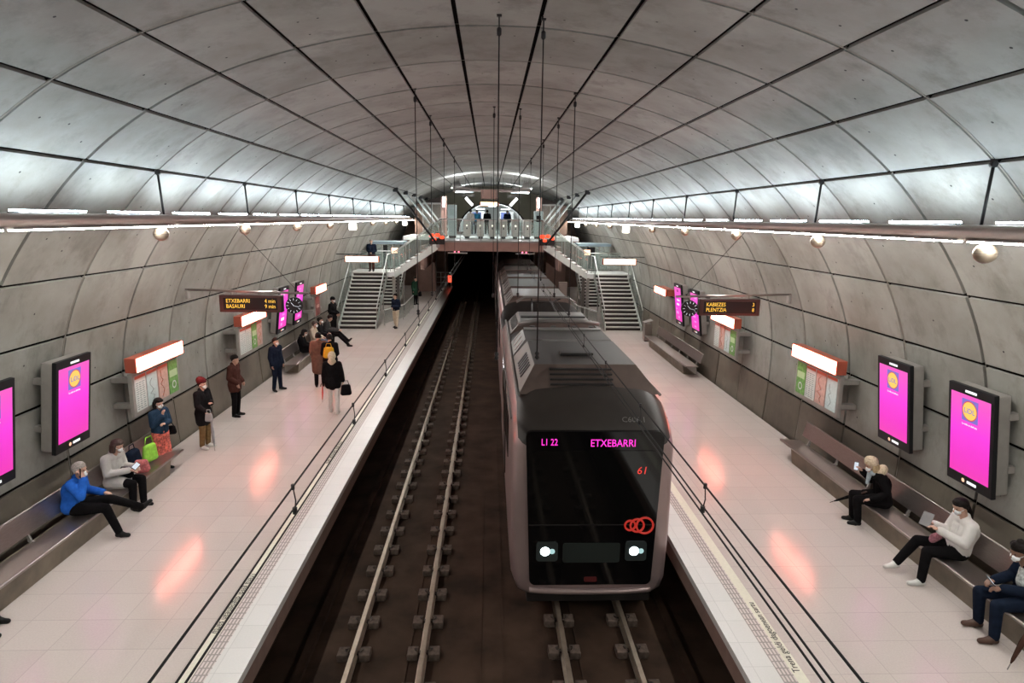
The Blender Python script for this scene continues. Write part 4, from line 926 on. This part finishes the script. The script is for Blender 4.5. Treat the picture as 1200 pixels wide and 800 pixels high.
def capsule(V, F, p0, r0, p1, r1, n=12, sq=None):
    p0 = Vector(p0); p1 = Vector(p1); d = p1-p0; L = d.length; d = d.normalized() if L > 1e-6 else Vector((0, 0, 1)); u = d.orthogonal().normalized(); v = d.cross(u); rings = []
    for k in range(1, 4): a = PI/2*(1-k/3); rings.append((p0-d*r0*math.sin(a), r0*math.cos(a)))
    for k in range(0, 3): a = PI/2*k/3; rings.append((p1+d*r1*math.sin(a), r1*math.cos(a)))
    o = len(V); V.append(p0-d*r0)
    for c, r in rings:
        for j in range(n): a = 2*PI*j/n; V.append(c+r*(math.cos(a)*u+math.sin(a)*v))
    V.append(p1+d*r1); e = len(V)-1; m = len(rings)
    for j in range(n):
        F.append((o, o+1+(j+1) % n, o+1+j)); F.append((e, e-n+j, e-n+(j+1) % n))
        for i in range(m-1): F.append((o+1+i*n+j, o+1+i*n+(j+1) % n, o+1+(i+1)*n+(j+1) % n, o+1+(i+1)*n+j))
def fuse(name, caps, m, parent, vox, smooth=4, post=None):
    """tapered capsules melted into one continuous skin"""
    V = []; F = []
    for c in caps: capsule(V, F, *c)
    me = bpy.data.meshes.new(name); me.from_pydata([tuple(v) for v in V], [], F)
    o = bpy.data.objects.new(name, me); COL.objects.link(o)
    r = o.modifiers.new('r', 'REMESH'); r.mode = 'VOXEL'; r.voxel_size = vox
    sm = o.modifiers.new('s', 'SMOOTH'); sm.iterations = smooth; sm.factor = .5
    dg = bpy.context.evaluated_depsgraph_get(); nm = bpy.data.meshes.new_from_object(o.evaluated_get(dg)); nm.name = name
    bpy.data.objects.remove(o)
    nm.materials.clear(); nm.materials.append(m); nm.polygons.foreach_set('use_smooth', [True]*len(nm.polygons))
    ob = bpy.data.objects.new(name, nm); COL.objects.link(ob)
    if parent: ob.parent = parent
    return ob
STAND = dict(pel=(0, 0, .93), che=(0, .0, 1.24), nek=(0, -.01, 1.42), hed=(0, .03, 1.57), shl=(-.175, 0, 1.37), shr=(.175, 0, 1.37), ell=(-.22, -.03, 1.10), elr=(.22, -.03, 1.10), wrl=(-.22, .05, .86), wrr=(.22, .05, .86),
    hil=(-.09, 0, .91), hir=(.09, 0, .91), knl=(-.10, .02, .50), knr=(.10, .02, .50), anl=(-.105, -.02, .09), anr=(.105, -.02, .09), tol=(-.13, .14, .035), tor=(.13, .14, .035), hdl=(0, .02, -1), hdr=(0, .02, -1))
SIT = dict(pel=(0, -.02, .51), che=(0, -.08, .82), nek=(0, -.07, .99), hed=(0, .0, 1.13), shl=(-.175, -.07, .94), shr=(.175, -.07, .94), ell=(-.22, .02, .69), elr=(.22, .02, .69), wrl=(-.12, .24, .64), wrr=(.12, .24, .64),
    hil=(-.09, -.02, .49), hir=(.09, -.02, .49), knl=(-.12, .42, .50), knr=(.12, .42, .50), anl=(-.12, .40, .09), anr=(.12, .40, .09), tol=(-.14, .55, .035), tor=(.14, .55, .035), hdl=(.3, 1, -.1), hdr=(-.3, 1, -.1))
def person(label, loc, rz, base, over=None, top=C_BLACK, tlen='hip', bot=C_BLACK, skirt=False, shoe=M_SHOE, hair=('short', H_DARK), hat=None, mask=True, skin=SKIN, s=1.0, vox=.011, hood=None, look=0, tilt=0, group=None):
    P = {k: Vector(v) for k, v in base.items()}
    for k, v in (over or {}).items(): P[k] = Vector(v)
    t = thing('person', label, 'person', loc, rz, group); t.scale = (s, s, s)
    h = P['hed']; sit = base is SIT
    Rh = Matrix.Rotation(look, 3, 'Z') @ Matrix.Rotation(-tilt, 3, 'X'); H = lambda x, y, z: h+Rh @ Vector((x, y, z))
    caps = [(H(0, -.02, .035), .084, H(0, .012, .03), .08), (H(0, .03, -.02), .062, H(0, .045, -.065), .045), (H(0, .055, -.092), .026, H(0, .06, -.09), .026), (H(0, .088, .0), .010, H(0, .108, -.03), .015),
            (H(-.082, -.005, .0), .017, H(-.084, -.012, -.02), .014), (H(.082, -.005, .0), .017, H(.084, -.012, -.02), .014), (H(-.028, .080, -.062), .011, H(.028, .080, -.062), .011)]
    caps += [(P['nek']-Vector((0, 0, .05)), .062, H(0, -.015, -.06), .052)]
    ch, pe = P['che'], P['pel']; mid = (ch+pe)/2
    def torso(g):
        c = []
        for sx in (-1, 1):
            sh = P['shl'] if sx < 0 else P['shr']
            c += [(ch+Vector((sx*.075, 0, 0)), .108+g, mid+Vector((sx*.055, 0, 0)), .098+g), (mid+Vector((sx*.055, 0, 0)), .098+g, pe+Vector((sx*.07, 0, .02)), .108+g), (P['nek'].lerp(sh, .25)-Vector((0, 0, .045)), .058+g, sh, .056+g), (ch+Vector((sx*.07, 0, .02)), .102+g, sh-Vector((sx*.03, 0, .02)), .06+g)]
        return c
    caps += torso(0)
    arms = []; hands = []
    for q in 'lr':
        a, e, w_ = P['sh'+q], P['el'+q], P['wr'+q]; caps += [(a, .050, e, .040), (e, .040, w_, .027)]
        d = P['hd'+q].normalized(); fore = (w_-e).normalized(); side = d.cross(Vector((0, 0, 1)))
        if side.length < .2: side = Vector((0, 1, 0)) if q == 'l' else Vector((0, -1, 0)); side = d.cross(Vector((1, 0, 0)))
        side.normalize(); nrm = side.cross(d).normalized(); pm = w_+d*.05; sx = -1 if q == 'l' else 1
        caps += [(w_, .026, w_+d*.03, .024)]
        for f in range(4):
            off = side*(f-1.5)*.019; k0 = w_+d*(.082-.004*abs(f-1.3))+off; ln = (.040, .046, .042, .032)[f]; k1 = k0+(d-nrm*.45).normalized()*ln; k2 = k1+(d*.5-nrm).normalized()*ln*.75
            caps += [(w_+d*.02+off*.7, .014, k0, .0115), (k0, .0105, k1, .0092), (k1, .0092, k2, .008)]
        th = w_+d*.025-side*sx*.02*(-1 if q == 'l' else 1); tdir = (d-side*(1 if q == 'l' else -1)*.8-nrm*.3).normalized(); caps += [(th, .014, th+tdir*.045, .0115), (th+tdir*.045, .011, th+tdir*.045+(d-nrm*.3).normalized()*.028, .009)]
        hi, kn, an, to = P['hi'+q], P['kn'+q], P['an'+q], P['to'+q]; caps += [(hi, .092, kn, .058), (kn, .058, kn.lerp(an, .35), .056), (kn.lerp(an, .35), .056, an, .034), (an-Vector((0, 0, .03)), .026, to, .018)]
    body = fuse('body', caps, skin, t, vox, 2)
    mb = MB()
    for sx in (-1, 1): mb.sphere(H(sx*.031, .078, .012), .010, M_EYE, 8, k=6)
    mb.build('eyes', t)
    # trousers or skirt
    c = []
    for q in 'lr':
        hi, kn, an = P['hi'+q], P['kn'+q], P['an'+q]; g = .012
        if not skirt: c += [(hi, .096+g, kn, .062+g), (kn, .062+g, an+(kn-an).normalized()*.005, .047+g)]
        else:
            if sit: c += [(hi, .11+g, kn, .075+g), (kn, .08, kn.lerp(an, .5), .085)]
            else: c += [(hi, .105+g, kn.lerp(an, .35), .11), (hi, .1, kn+Vector((0, 0, -.1)), .12)]
    c += [(pe+Vector((-.06, 0, .02)), .115, pe+Vector((.06, 0, .02)), .115)]
    fuse('skirt' if skirt else 'trousers', c, bot, t, max(vox, .012), 3)
    # jacket
    g = .026; c = torso(g)
    for q in 'lr':
        a, e, w_ = P['sh'+q], P['el'+q], P['wr'+q]; c += [(a, .056+g, e, .044+g), (e, .044+g, w_-(w_-e).normalized()*.02, .033+g)]
    if tlen != 'hip':
        f = {'coat': .55, 'knee': .95, 'thigh': .3}[tlen]
        for q in 'lr':
            hi, kn = P['hi'+q], P['kn'+q]; e_ = hi.lerp(kn, f); c += [(hi, .115+g, e_, (.10 if not sit else .085)+g)]
        if not sit: c += [(pe, .13+g, pe+Vector((0, 0, -.40*f)), .14+g)]
        else: c += [(pe, .12+g, pe+Vector((0, -.02, -.02)), .12+g)]
    c += [(P['nek']-Vector((.02, 0, .03)), .070, P['nek']+Vector((.02, -.005, .02)), .064)]
    fuse('jacket', c, top, t, max(vox, .012), 3)
    for q in 'lr':
        an, to = P['an'+q], P['to'+q]; d = (to-an); dn = Vector((d.x, d.y, 0)).normalized() if Vector((d.x, d.y)).length > .02 else Vector((0, 1, 0)); he = an-dn*.025-Vector((0, 0, .045)); tp = to
        if abs(an.z-.09) < .02: he.z = .042; tp = Vector((to.x, to.y, .036))
        fuse('shoe', [(he, .041, he+(tp-he)*.5, .040), (he+(tp-he)*.5, .041, tp, .034), (an+Vector((0, 0, .015)), .048, he+(tp-he)*.35, .047), (an+Vector((0, 0, -.02)), .046, he+(tp-he)*.7, .038)], shoe, t, .009, 2)
    kind, hm = hair; c = []
    if kind != 'none':
        c = [(H(0, -.035, .045), .090, H(0, .0, .062), .086), (H(-.05, -.03, .0), .045, H(.05, -.03, .0), .045), (H(-.072, -.01, .03), .022, H(-.075, -.03, -.01), .024), (H(.072, -.01, .03), .022, H(.075, -.03, -.01), .024)]
        if kind == 'bob': c += [(H(-.075, -.02, .02), .036, H(-.078, -.01, -.085), .034), (H(.075, -.02, .02), .036, H(.078, -.01, -.085), .034), (H(-.04, -.06, 0), .06, H(-.04, -.06, -.09), .05), (H(.04, -.06, 0), .06, H(.04, -.06, -.09), .05), (H(-.04, .058, .085), .028, H(.04, .058, .085), .028)]
        if kind == 'long': c += [(H(0, -.075, .03), .05, H(0, -.11, -.12), .04), (H(0, -.11, -.12), .04, H(.01, -.10, -.27), .022), (H(-.03, .05, .09), .03, H(.03, .05, .09), .03)]
        if kind == 'curly': c += [(H(x_, y_, z_), .05, H(x_*.9, y_, z_+.01), .045) for x_, y_, z_ in ((-.06, 0, .08), (.06, 0, .08), (0, .04, .10), (0, -.07, .06), (0, -.03, .12), (-.05, -.06, .02), (.05, -.06, .02))]
        fuse('hair', c, hm, t, .010, 1)
    if hat == 'beret': fuse('beret', [(H(-.03, -.03, .09), .085, H(.03, -.03, .09), .085), (H(0, -.05, .105), .095, H(0, .01, .09), .09)], M_BERET, t, .010, 2)
    if hat == 'cap': fuse('cap', [(H(0, -.02, .065), .094, H(0, .01, .06), .092), (H(-.03, .09, .06), .012, H(.03, .09, .06), .012), (H(-.04, .07, .065), .014, H(.04, .07, .065), .014), (H(0, .09, .058), .02, H(0, .12, .05), .012)], C_BLACK, t, .009, 1)
    if hat == 'fur': fuse('fur_hat', [(H(-.02, -.02, .075), .105, H(.02, .0, .075), .10)], C_FUR, t, .012, 1)
    if hood: fuse('hood', [(P['nek']+Vector((-.05, -.035, .035)), .062 if hood[0] is not C_LIME else .045, P['nek']+Vector((.05, -.035, .035)), .062 if hood[0] is not C_LIME else .045), (P['nek']+Vector((0, -.09, .08)), .085, P['nek']+Vector((0, -.07, .02)), .08)] * (0 if hood[0] is C_LIME else 1) + ([(H(0, -.05, .02), .112, H(0, -.035, .05), .105)] if hood[1] else []), hood[0], t, .012, 1)
    if mask:
        fuse('face_mask', [(H(-.035, .062, -.045), .030, H(.035, .062, -.045), .030), (H(0, .078, -.03), .034, H(0, .072, -.065), .034)], C_MASK, t, .008, 2)
        mb = MB()
        for sx in (-1, 1): mb.tube([H(sx*.055, .075, -.03), H(sx*.086, .0, .0)], .003, C_MASK, 5)
        mb.build('mask_straps', t)
    t['P'] = 0; del t['P']
    M = Matrix.Translation(loc) @ Matrix.Rotation(rz, 4, 'Z') @ Matrix.Scale(s, 4)
    W = lambda v: M @ Vector(v)
    return t, W, P
LFT = -PI/2; RGT = PI/2      # facing the tracks from the left / right wall bench
def phone(w0, dirv, label, lit=False, sz=(.075, .15)):
    t = thing('mobile_phone', label, 'phone', tuple(w0)); d = Vector(dirv).normalized(); u = d.orthogonal().normalized()
    mb = MB(); mb.bar(-d*sz[1]/2, d*sz[1]/2, sz[0], .010, M_PHONE, tuple(u)); b = mb.build('case', t)
    if lit: v = u.cross(d).normalized(); mb = MB(); mb.bar(-d*sz[1]*.45, d*sz[1]*.45, sz[0]*.88, .012, E_PH, tuple(u)); mb.build('screen', t)
    return t
def bag(name, label, cat, loc, w_, d_, h_, m, handle=True, rz=0, taper=.85):
    t = thing(name, label, cat, tuple(loc), rz)
    mb = MB(); a = [(-w_/2, -d_/2, 0), (w_/2, -d_/2, 0), (w_/2, d_/2, 0), (-w_/2, d_/2, 0)]; b = [(x*taper, y*.6, h_) for x, y, _ in a]; c = [(x*1.06, y*1.25, h_*.4) for x, y, _ in a]
    fuse('bag_body', [(Vector((sx*w_*.32, 0, h_*.25)), d_*.5, Vector((sx*w_*.28, 0, h_*.8)), d_*.38) for sx in (-1, 1)]+[(Vector((-w_*.32, 0, h_*.25)), d_*.5, Vector((w_*.32, 0, h_*.25)), d_*.5), (Vector((-w_*.28, 0, h_*.8)), d_*.38, Vector((w_*.28, 0, h_*.8)), d_*.38)]+[(Vector((q*w_*.15, 0, h_*.25)), d_*.48, Vector((q*w_*.13, 0, h_*.8)), d_*.4) for q in (-1, 0, 1)], m, t, .011, 2)
    if handle: mb = MB(); mb.tube([(-w_*.3, 0, h_*.95), (-w_*.2, 0, h_*1.25), (w_*.2, 0, h_*1.25), (w_*.3, 0, h_*.95)], .010, m, 6); mb.build('handle', t)
    return t
def umbrella(label, p_top, p_bot, m, r=.035):
    p_top = Vector(p_top); p_bot = Vector(p_bot); t = thing('folded_umbrella', label, 'umbrella', tuple(p_bot)); d = p_top-p_bot
    mb = MB(); mb.tube([d*.12, d*.2, d*.5, d*.8, d*.86], [.008, r*.6, r, r*.7, .012], m, 8); mb.build('canopy', t)
    mb = MB(); mb.tube([(0, 0, 0), tuple(d)], .006, M_STEEL2, 6); mb.build('shaft', t)
    n = Vector((d.y, -d.x, 0)); n = n.normalized() if n.length > .01 else Vector((1, 0, 0)); mb = MB(); mb.tube([d*.9, d, d+n*.03+d.normalized()*.03, d+n*.07, d+n*.075-d.normalized()*.05], .011, M_SHOEB, 6); mb.build('handle', t)
    return t

# --- left bench, front ---
p, W, P = person('seated person in a bright blue jacket with legs crossed, on the lower left bench', (-6.76, 10.12, 0), LFT+.15, SIT,
    dict(pel=(0, -.10, .51), che=(.0, -.06, .80), nek=(.0, .02, .97), hed=(.03, .09, 1.11), shl=(-.18, .0, .93), shr=(.18, .0, .93), wrr=(.135, .17, 1.0), elr=(.26, .16, .76), hdr=(-.2, -.3, 1), wrl=(-.12, .32, .66),
         knl=(-.02, .46, .58), anl=(-.42, .74, .24), tol=(-.50, .86, .30), knr=(.14, .44, .50), anr=(.16, .60, .09), tor=(.18, .74, .035)),
    top=C_BLUE, tlen='hip', bot=C_BLACK, hair=('short', H_GREY), look=-.2, s=1.04, vox=.009, hood=(C_LIME, False))
phone(W((.135, .13, 1.10)), (0, .15, 1), 'dark phone held to the ear of the blue-jacket man')
p, W, P = person('seated person in a pale grey coat with black trousers on the left bench', (-6.80, 11.25, 0), LFT-.15, SIT,
    dict(che=(.0, -.06, .84), nek=(.0, .0, 1.01), hed=(.0, .10, 1.15), shl=(-.17, -.01, .95), shr=(.17, -.03, .95), wrl=(-.07, .33, .75), wrr=(.06, .33, .73), anl=(-.06, .46, .09), tol=(-.08, .60, .035), anr=(.16, .42, .09), tor=(.2, .56, .035)),
    top=C_GREY, tlen='coat', bot=C_BLACK, hair=('bob', H_BRN), look=.15, tilt=.25, s=1.0, vox=.009)
phone(W((0, .42, .79)), (.1, 1, .3), 'white phone held by the pale grey coated person', True, (.09, .17))
bag('handbag', 'small black handbag on the lap of the pale grey coat', 'handbag', W((.0, .20, .57)), .28, .12, .15, C_BLACK)
bag('rucksack', 'dark rucksack standing on the left bench end beside the lime bag', 'bag', (-6.85, 11.92, .40), .34, .24, .42, C_NAVY, True, PI/2)
bag('pink_bag', 'round pink and red patterned bag on the left bench', 'bag', (-6.66, 11.86, .40), .22, .16, .24, mat('pink_pattern', (.45, .12, .12), .8, var=.5, scale=25), False, .3)
bag('shopping_bag', 'bright lime green shopping bag on the left bench end', 'bag', (-6.72, 12.30, .40), .34, .14, .44, C_LIME, True, 1.3)
# --- standing, left platform ---
p, W, P = person('person standing in a denim jacket and red flowered skirt behind the bench end', (-6.82, 12.95, 0), LFT-.35, STAND,
    dict(ell=(-.22, .05, 1.10), wrl=(.04, .20, 1.14), hdl=(1, .2, .2), elr=(.22, .05, 1.12), wrr=(.06, .17, 1.32), hdr=(-.3, .0, 1)), top=C_DENIM, bot=C_SKIRT, skirt=True, hair=('bob', H_DARK), look=-.1, tilt=.15, s=.92, vox=.010)
bag('handbag', 'black handbag hanging at the hip of the denim-jacket woman', 'handbag', W((-.30, -.04, .74)), .26, .10, .20, C_BLACK, True, .3)
p, W, P = person('person standing in a maroon beret, dark coat and khaki trousers', (-6.5, 14.25, 0), LFT-.25, STAND, dict(wrr=(.20, .22, .98), elr=(.22, .03, 1.10), hdr=(0, .6, -.8), ell=(-.2, .06, 1.10), wrl=(-.02, .22, 1.12), hdl=(.8, .3, .4)),
    top=C_BLK2, tlen='coat', bot=C_KHAKI, shoe=M_SHOEW, hair=('short', H_DARK), hat='beret', s=.96, vox=.010)
umbrella('grey folded umbrella planted beside the person in the maroon beret', W((.16, .32, .92)), W((.16, .36, .02)), mat('umbrella_grey', (.25, .25, .26), .6, var=.3))
bag('tote_bag', 'small grey bag in the hand of the person in the beret', 'bag', W((.20, .30, .72)), .16, .08, .24, mat('bag_grey', (.3, .3, .3), .7, var=.2), True, 0)
p, W, P = person('person standing in a maroon-brown jacket and black trousers by the left wall', (-6.72, 16.65, 0), LFT-.1, STAND, dict(hed=(0, .05, 1.56), wrl=(-.14, .16, .95), wrr=(.14, .16, .95)), top=C_BROWN, tlen='thigh', bot=C_BLACK, hair=('short', H_DARK), mask=False, s=.99, vox=.011, tilt=.15)
p, W, P = person('slim person standing in black with a white mask, hands low, left platform', (-6.48, 19.25, 0), LFT-.45, STAND, dict(anl=(-.16, -.02, .09), tol=(-.22, .13, .035), anr=(.15, .0, .09), tor=(.20, .15, .035)), top=C_NAVY, tlen='thigh', bot=C_NAVY, hair=('short', H_DARK), s=.97, vox=.011)
p, W, P = person('person standing in a long dusty brown coat seen from behind', (-5.30, 19.7, 0), .15, STAND, dict(wrr=(.20, .14, 1.0), wrl=(-.2, .1, .9)), top=C_LONG, tlen='knee', bot=C_BLACK, hair=('short', H_DARK), mask=False, s=1.02, vox=.012)
p, W, P = person('person in black with a mustard rucksack in front of the brown coat', (-4.93, 19.6, 0), .1, STAND, dict(wrl=(-.12, .18, .98), wrr=(.12, .18, .98)), top=C_BLACK, tlen='thigh', bot=C_BLACK, hair=('short', H_DARK), mask=False, s=1.0, vox=.012)
bag('rucksack', 'mustard yellow rucksack on the back of the person in black', 'rucksack', W((0, -.24, .98)), .30, .17, .38, C_YEL, True)
p, W, P = person('person with cream fur hood, black jacket and pale trousers seen from behind', (-4.22, 16.95, 0), .1, STAND, dict(wrr=(.27, -.02, .90), elr=(.24, -.02, 1.12), anl=(-.10, .10, .09), tol=(-.10, .26, .035), anr=(.10, -.12, .09), tor=(.12, .04, .035), knl=(-.10, .08, .50), knr=(.10, -.02, .50)), top=C_BLACK, tlen='thigh', bot=C_WHITE, shoe=M_SHOEW, hair=('none', H_DARK), hood=(C_FUR, True), mask=False, s=1.0, vox=.011)
bag('carrier_bag', 'black bag carried beside the person with the cream fur hood', 'bag', W((.34, -.02, .48)), .26, .14, .34, C_BLACK, True, .3)
umbrella('thin red folded umbrella beside the fur-hooded walker', W((-.27, .0, .82)), W((-.30, .02, .32)), C_RED, .02)
# --- middle bench group ---
p, W, P = person('seated person in black, nearest on the far-left bench before the stairs', (-6.75, 23.1, 0), LFT+.1, SIT, dict(hed=(0, .05, 1.11)), top=C_BLACK, bot=C_BLACK, hair=('bob', H_DARK), s=1.0, vox=.013, tilt=.3)
p, W, P = person('seated person in a beige jacket among the group on the far-left bench', (-6.72, 24.6, 0), LFT, SIT, dict(), top=C_BEIGE, tlen='hip', bot=cloth('jeans', (.16, .20, .27)), hair=('short', H_BRN), s=1.03, vox=.013)
p, W, P = person('seated person in black with a white mask beyond the beige jacket', (-6.72, 25.4, 0), LFT, SIT, dict(), top=C_BLK2, tlen='coat', bot=C_BLACK, hair=('short', H_DARK), s=1.05, vox=.013)
p, W, P = person('seated person in dark grey stretching both legs out from the far-left bench', (-6.70, 26.25, 0), LFT+.15, SIT, dict(che=(0, .0, .82), nek=(0, .05, .98), hed=(0, .14, 1.10), shl=(-.17, .04, .94), shr=(.17, .04, .94), wrl=(-.08, .44, .62), wrr=(.08, .44, .62), knl=(-.12, .46, .50), anl=(-.16, .80, .16), tol=(-.18, .92, .24), knr=(.16, .46, .46), anr=(.26, .82, .09), tor=(.30, .96, .04)), top=cloth('charcoal', (.05, .05, .05)), bot=C_BLACK, hair=('short', H_DARK), mask=False, s=1.05, vox=.013, tilt=.4)
p, W, P = person('person standing in black with a cap against the left wall near the stairs', (-6.95, 28.4, 0), LFT-.3, STAND, dict(wrl=(-.06, .24, 1.02), wrr=(.06, .24, 1.02)), top=C_BLACK, tlen='thigh', bot=C_BLACK, hair=('short', H_DARK), hat='cap', s=1.04, vox=.014)
p, W, P = person('person in a dark top and beige trousers beside the left stairs', (-4.50, 30.7, 0), PI-.6, STAND, dict(wrl=(.02, .25, 1.10), wrr=(.0, .26, 1.08), anl=(-.12, .1, .09), tol=(-.14, .26, .035), anr=(.12, -.12, .09), tor=(.14, .04, .035)), top=C_NAVY, bot=C_BEIGE, hair=('short', H_DARK), mask=False, s=.98, vox=.014)
p, W, P = person('person in a bottle green coat with a dark bag near the platform end', (-4.55, 39.2, 0), -2.2, STAND, dict(), top=C_GREEN, tlen='coat', bot=C_BLACK, hair=('short', H_DARK), mask=False, s=1.0, vox=.016)
bag('carrier_bag', 'dark bag held by the person in the bottle green coat', 'bag', W((-.30, .05, .48)), .30, .14, .32, C_BLACK, True)
p, W, P = person('person in dark clothes at the top of the left stairs, behind the sign', (-6.27, 34.5, ZL), PI, STAND, dict(wrl=(-.03, .22, 1.05), wrr=(.03, .22, 1.05), anl=(-.09, .12, .09), tol=(-.1, .26, .035), knl=(-.10, .14, .52)), top=C_NAVY, bot=C_BROWN, hair=('short', H_GREY), mask=False, s=1.0, vox=.015)
# bridge hall people
for x, y, c1, c2, r, lab in ((-1.35, 45.5, C_WHITE, C_NAVY, .3, 'person in white beyond the ticket gates, left in the passage mouth'), (-.95, 47.5, C_CYAN, C_NAVY, PI, 'person in blue beyond the ticket gates, near the passage posters'), (-.2, 46.5, C_BLACK, C_BLACK, 0, 'person in black in the middle of the passage mouth'), (1.25, 47.0, C_NAVY, C_BLACK, PI, 'person in navy on the right of the passage mouth')):
    person(lab, (x, y, 4.135), r, STAND, dict(), top=c1, bot=c2, mask=False, s=1.0, vox=.018)
# --- right bench ---
p, W, P = person('seated person in a black coat with fur-trimmed hat and pale scarf, right bench', (6.92, 10.35, 0), RGT-.25, SIT,
    dict(che=(0, .02, .81), nek=(0, .12, .97), hed=(0, .22, 1.10), shl=(-.17, .08, .93), shr=(.17, .08, .93), wrl=(-.22, .22, .56), ell=(-.25, .0, .70), hdl=(.4, .8, -.2), wrr=(.16, .30, .92), elr=(.26, .10, .74), hdr=(-.1, .6, .8), anl=(-.10, .36, .09), tol=(-.10, .50, .035), anr=(.08, .40, .09), tor=(.10, .54, .035)),
    top=C_BLACK, tlen='coat', bot=C_BLACK, hair=('bob', H_BLOND), hat='fur', look=.1, tilt=.3, hood=(C_FUR, False), s=1.0, vox=.009)
fz = fuse('scarf', [(Vector((-.05, .20, .98)), .05, Vector((.05, .20, .98)), .05), (Vector((.02, .22, .95)), .045, Vector((.04, .24, .76)), .03)], cloth('pale_scarf', (.42, .50, .55)), p, .010, 2)
umbrella('black folded umbrella held across the knees of the fur-hatted person', W((.02, .25, .60)), W((.34, .72, .20)), C_BLACK, .03)
phone(W((.18, .40, 1.0)), (.2, .3, 1), 'white-edged phone in the raised hand of the fur-hatted person', True)
p, W, P = person('seated person in a white sweatshirt and black leggings holding a tablet', (6.95, 8.55, 0), RGT-.12, SIT,
    dict(che=(.0, -.10, .83), nek=(.0, -.07, 1.0), hed=(.0, .02, 1.15), wrl=(-.06, .30, .82), wrr=(.08, .30, .84), hdl=(.2, .8, .4), hdr=(-.2, .8, .4), knl=(-.10, .44, .50), anl=(-.16, .50, .09), tol=(-.17, .66, .035), knr=(.20, .42, .52), anr=(.22, .66, .14), tor=(.20, .82, .07)),
    top=C_WHITE, tlen='hip', bot=C_BLACK, shoe=M_SHOEW, hair=('long', H_DARK), look=.15, tilt=.35, s=1.04, vox=.009)
phone(W((.05, .42, .92)), (.6, .4, .8), 'grey tablet held by the person in the white sweatshirt', False, (.14, .22)).children[0].data.materials[0] = mat('tablet_grey', (.14, .13, .13), .4, var=0)
bag('pink_scarf', 'rolled pink and white scarf on the lap of the white sweatshirt', 'scarf', W((.12, .22, .57)), .24, .10, .10, mat('pink_cloth', (.45, .18, .22), .8, var=.5, scale=25), False, .4)
p, W, P = person('seated person in a navy quilted jacket and printed shirt, right edge of the picture', (6.95, 7.28, 0), RGT-.05, SIT,
    dict(che=(0, -.08, .84), nek=(0, .06, .99), hed=(0, .17, 1.11), wrl=(-.05, .34, .66), wrr=(.07, .36, .70), knl=(-.16, .46, .50), anl=(-.17, .44, .09), tol=(-.17, .60, .035), knr=(.14, .46, .50), anr=(.16, .40, .09), tor=(.18, .56, .035)),
    top=C_NAVY, tlen='hip', bot=C_NAVY, shoe=M_SHOEB, hair=('curly', H_DARK), skin=SKIN2, look=.05, tilt=.3, s=1.06, vox=.009)
fuse('shirt', [(Vector((0, .03, .93)), .082, Vector((0, .04, .72)), .098)], C_PRINT, p, .010, 2)
phone(W((.02, .44, .72)), (.2, 1, .2), 'phone in the hands of the person in the navy quilted jacket', True)
umbrella('long dark brown folded umbrella leaning on the right bench at the picture edge', (6.62, 6.75, .62), (6.25, 6.62, .02), cloth('umbrella_brown', (.05, .025, .018)), .035)
# --- left edge, only the feet show ---
p, W, P = person('seated person at the far left edge, only black shoes in view', (-6.88, 7.6, 0), LFT, SIT, dict(anl=(-.14, .46, .09), tol=(-.14, .62, .035), anr=(.16, .56, .09), tor=(.16, .72, .035)), top=C_BLACK, bot=C_BLACK, hair=('short', H_DARK), s=1.0, vox=.012)
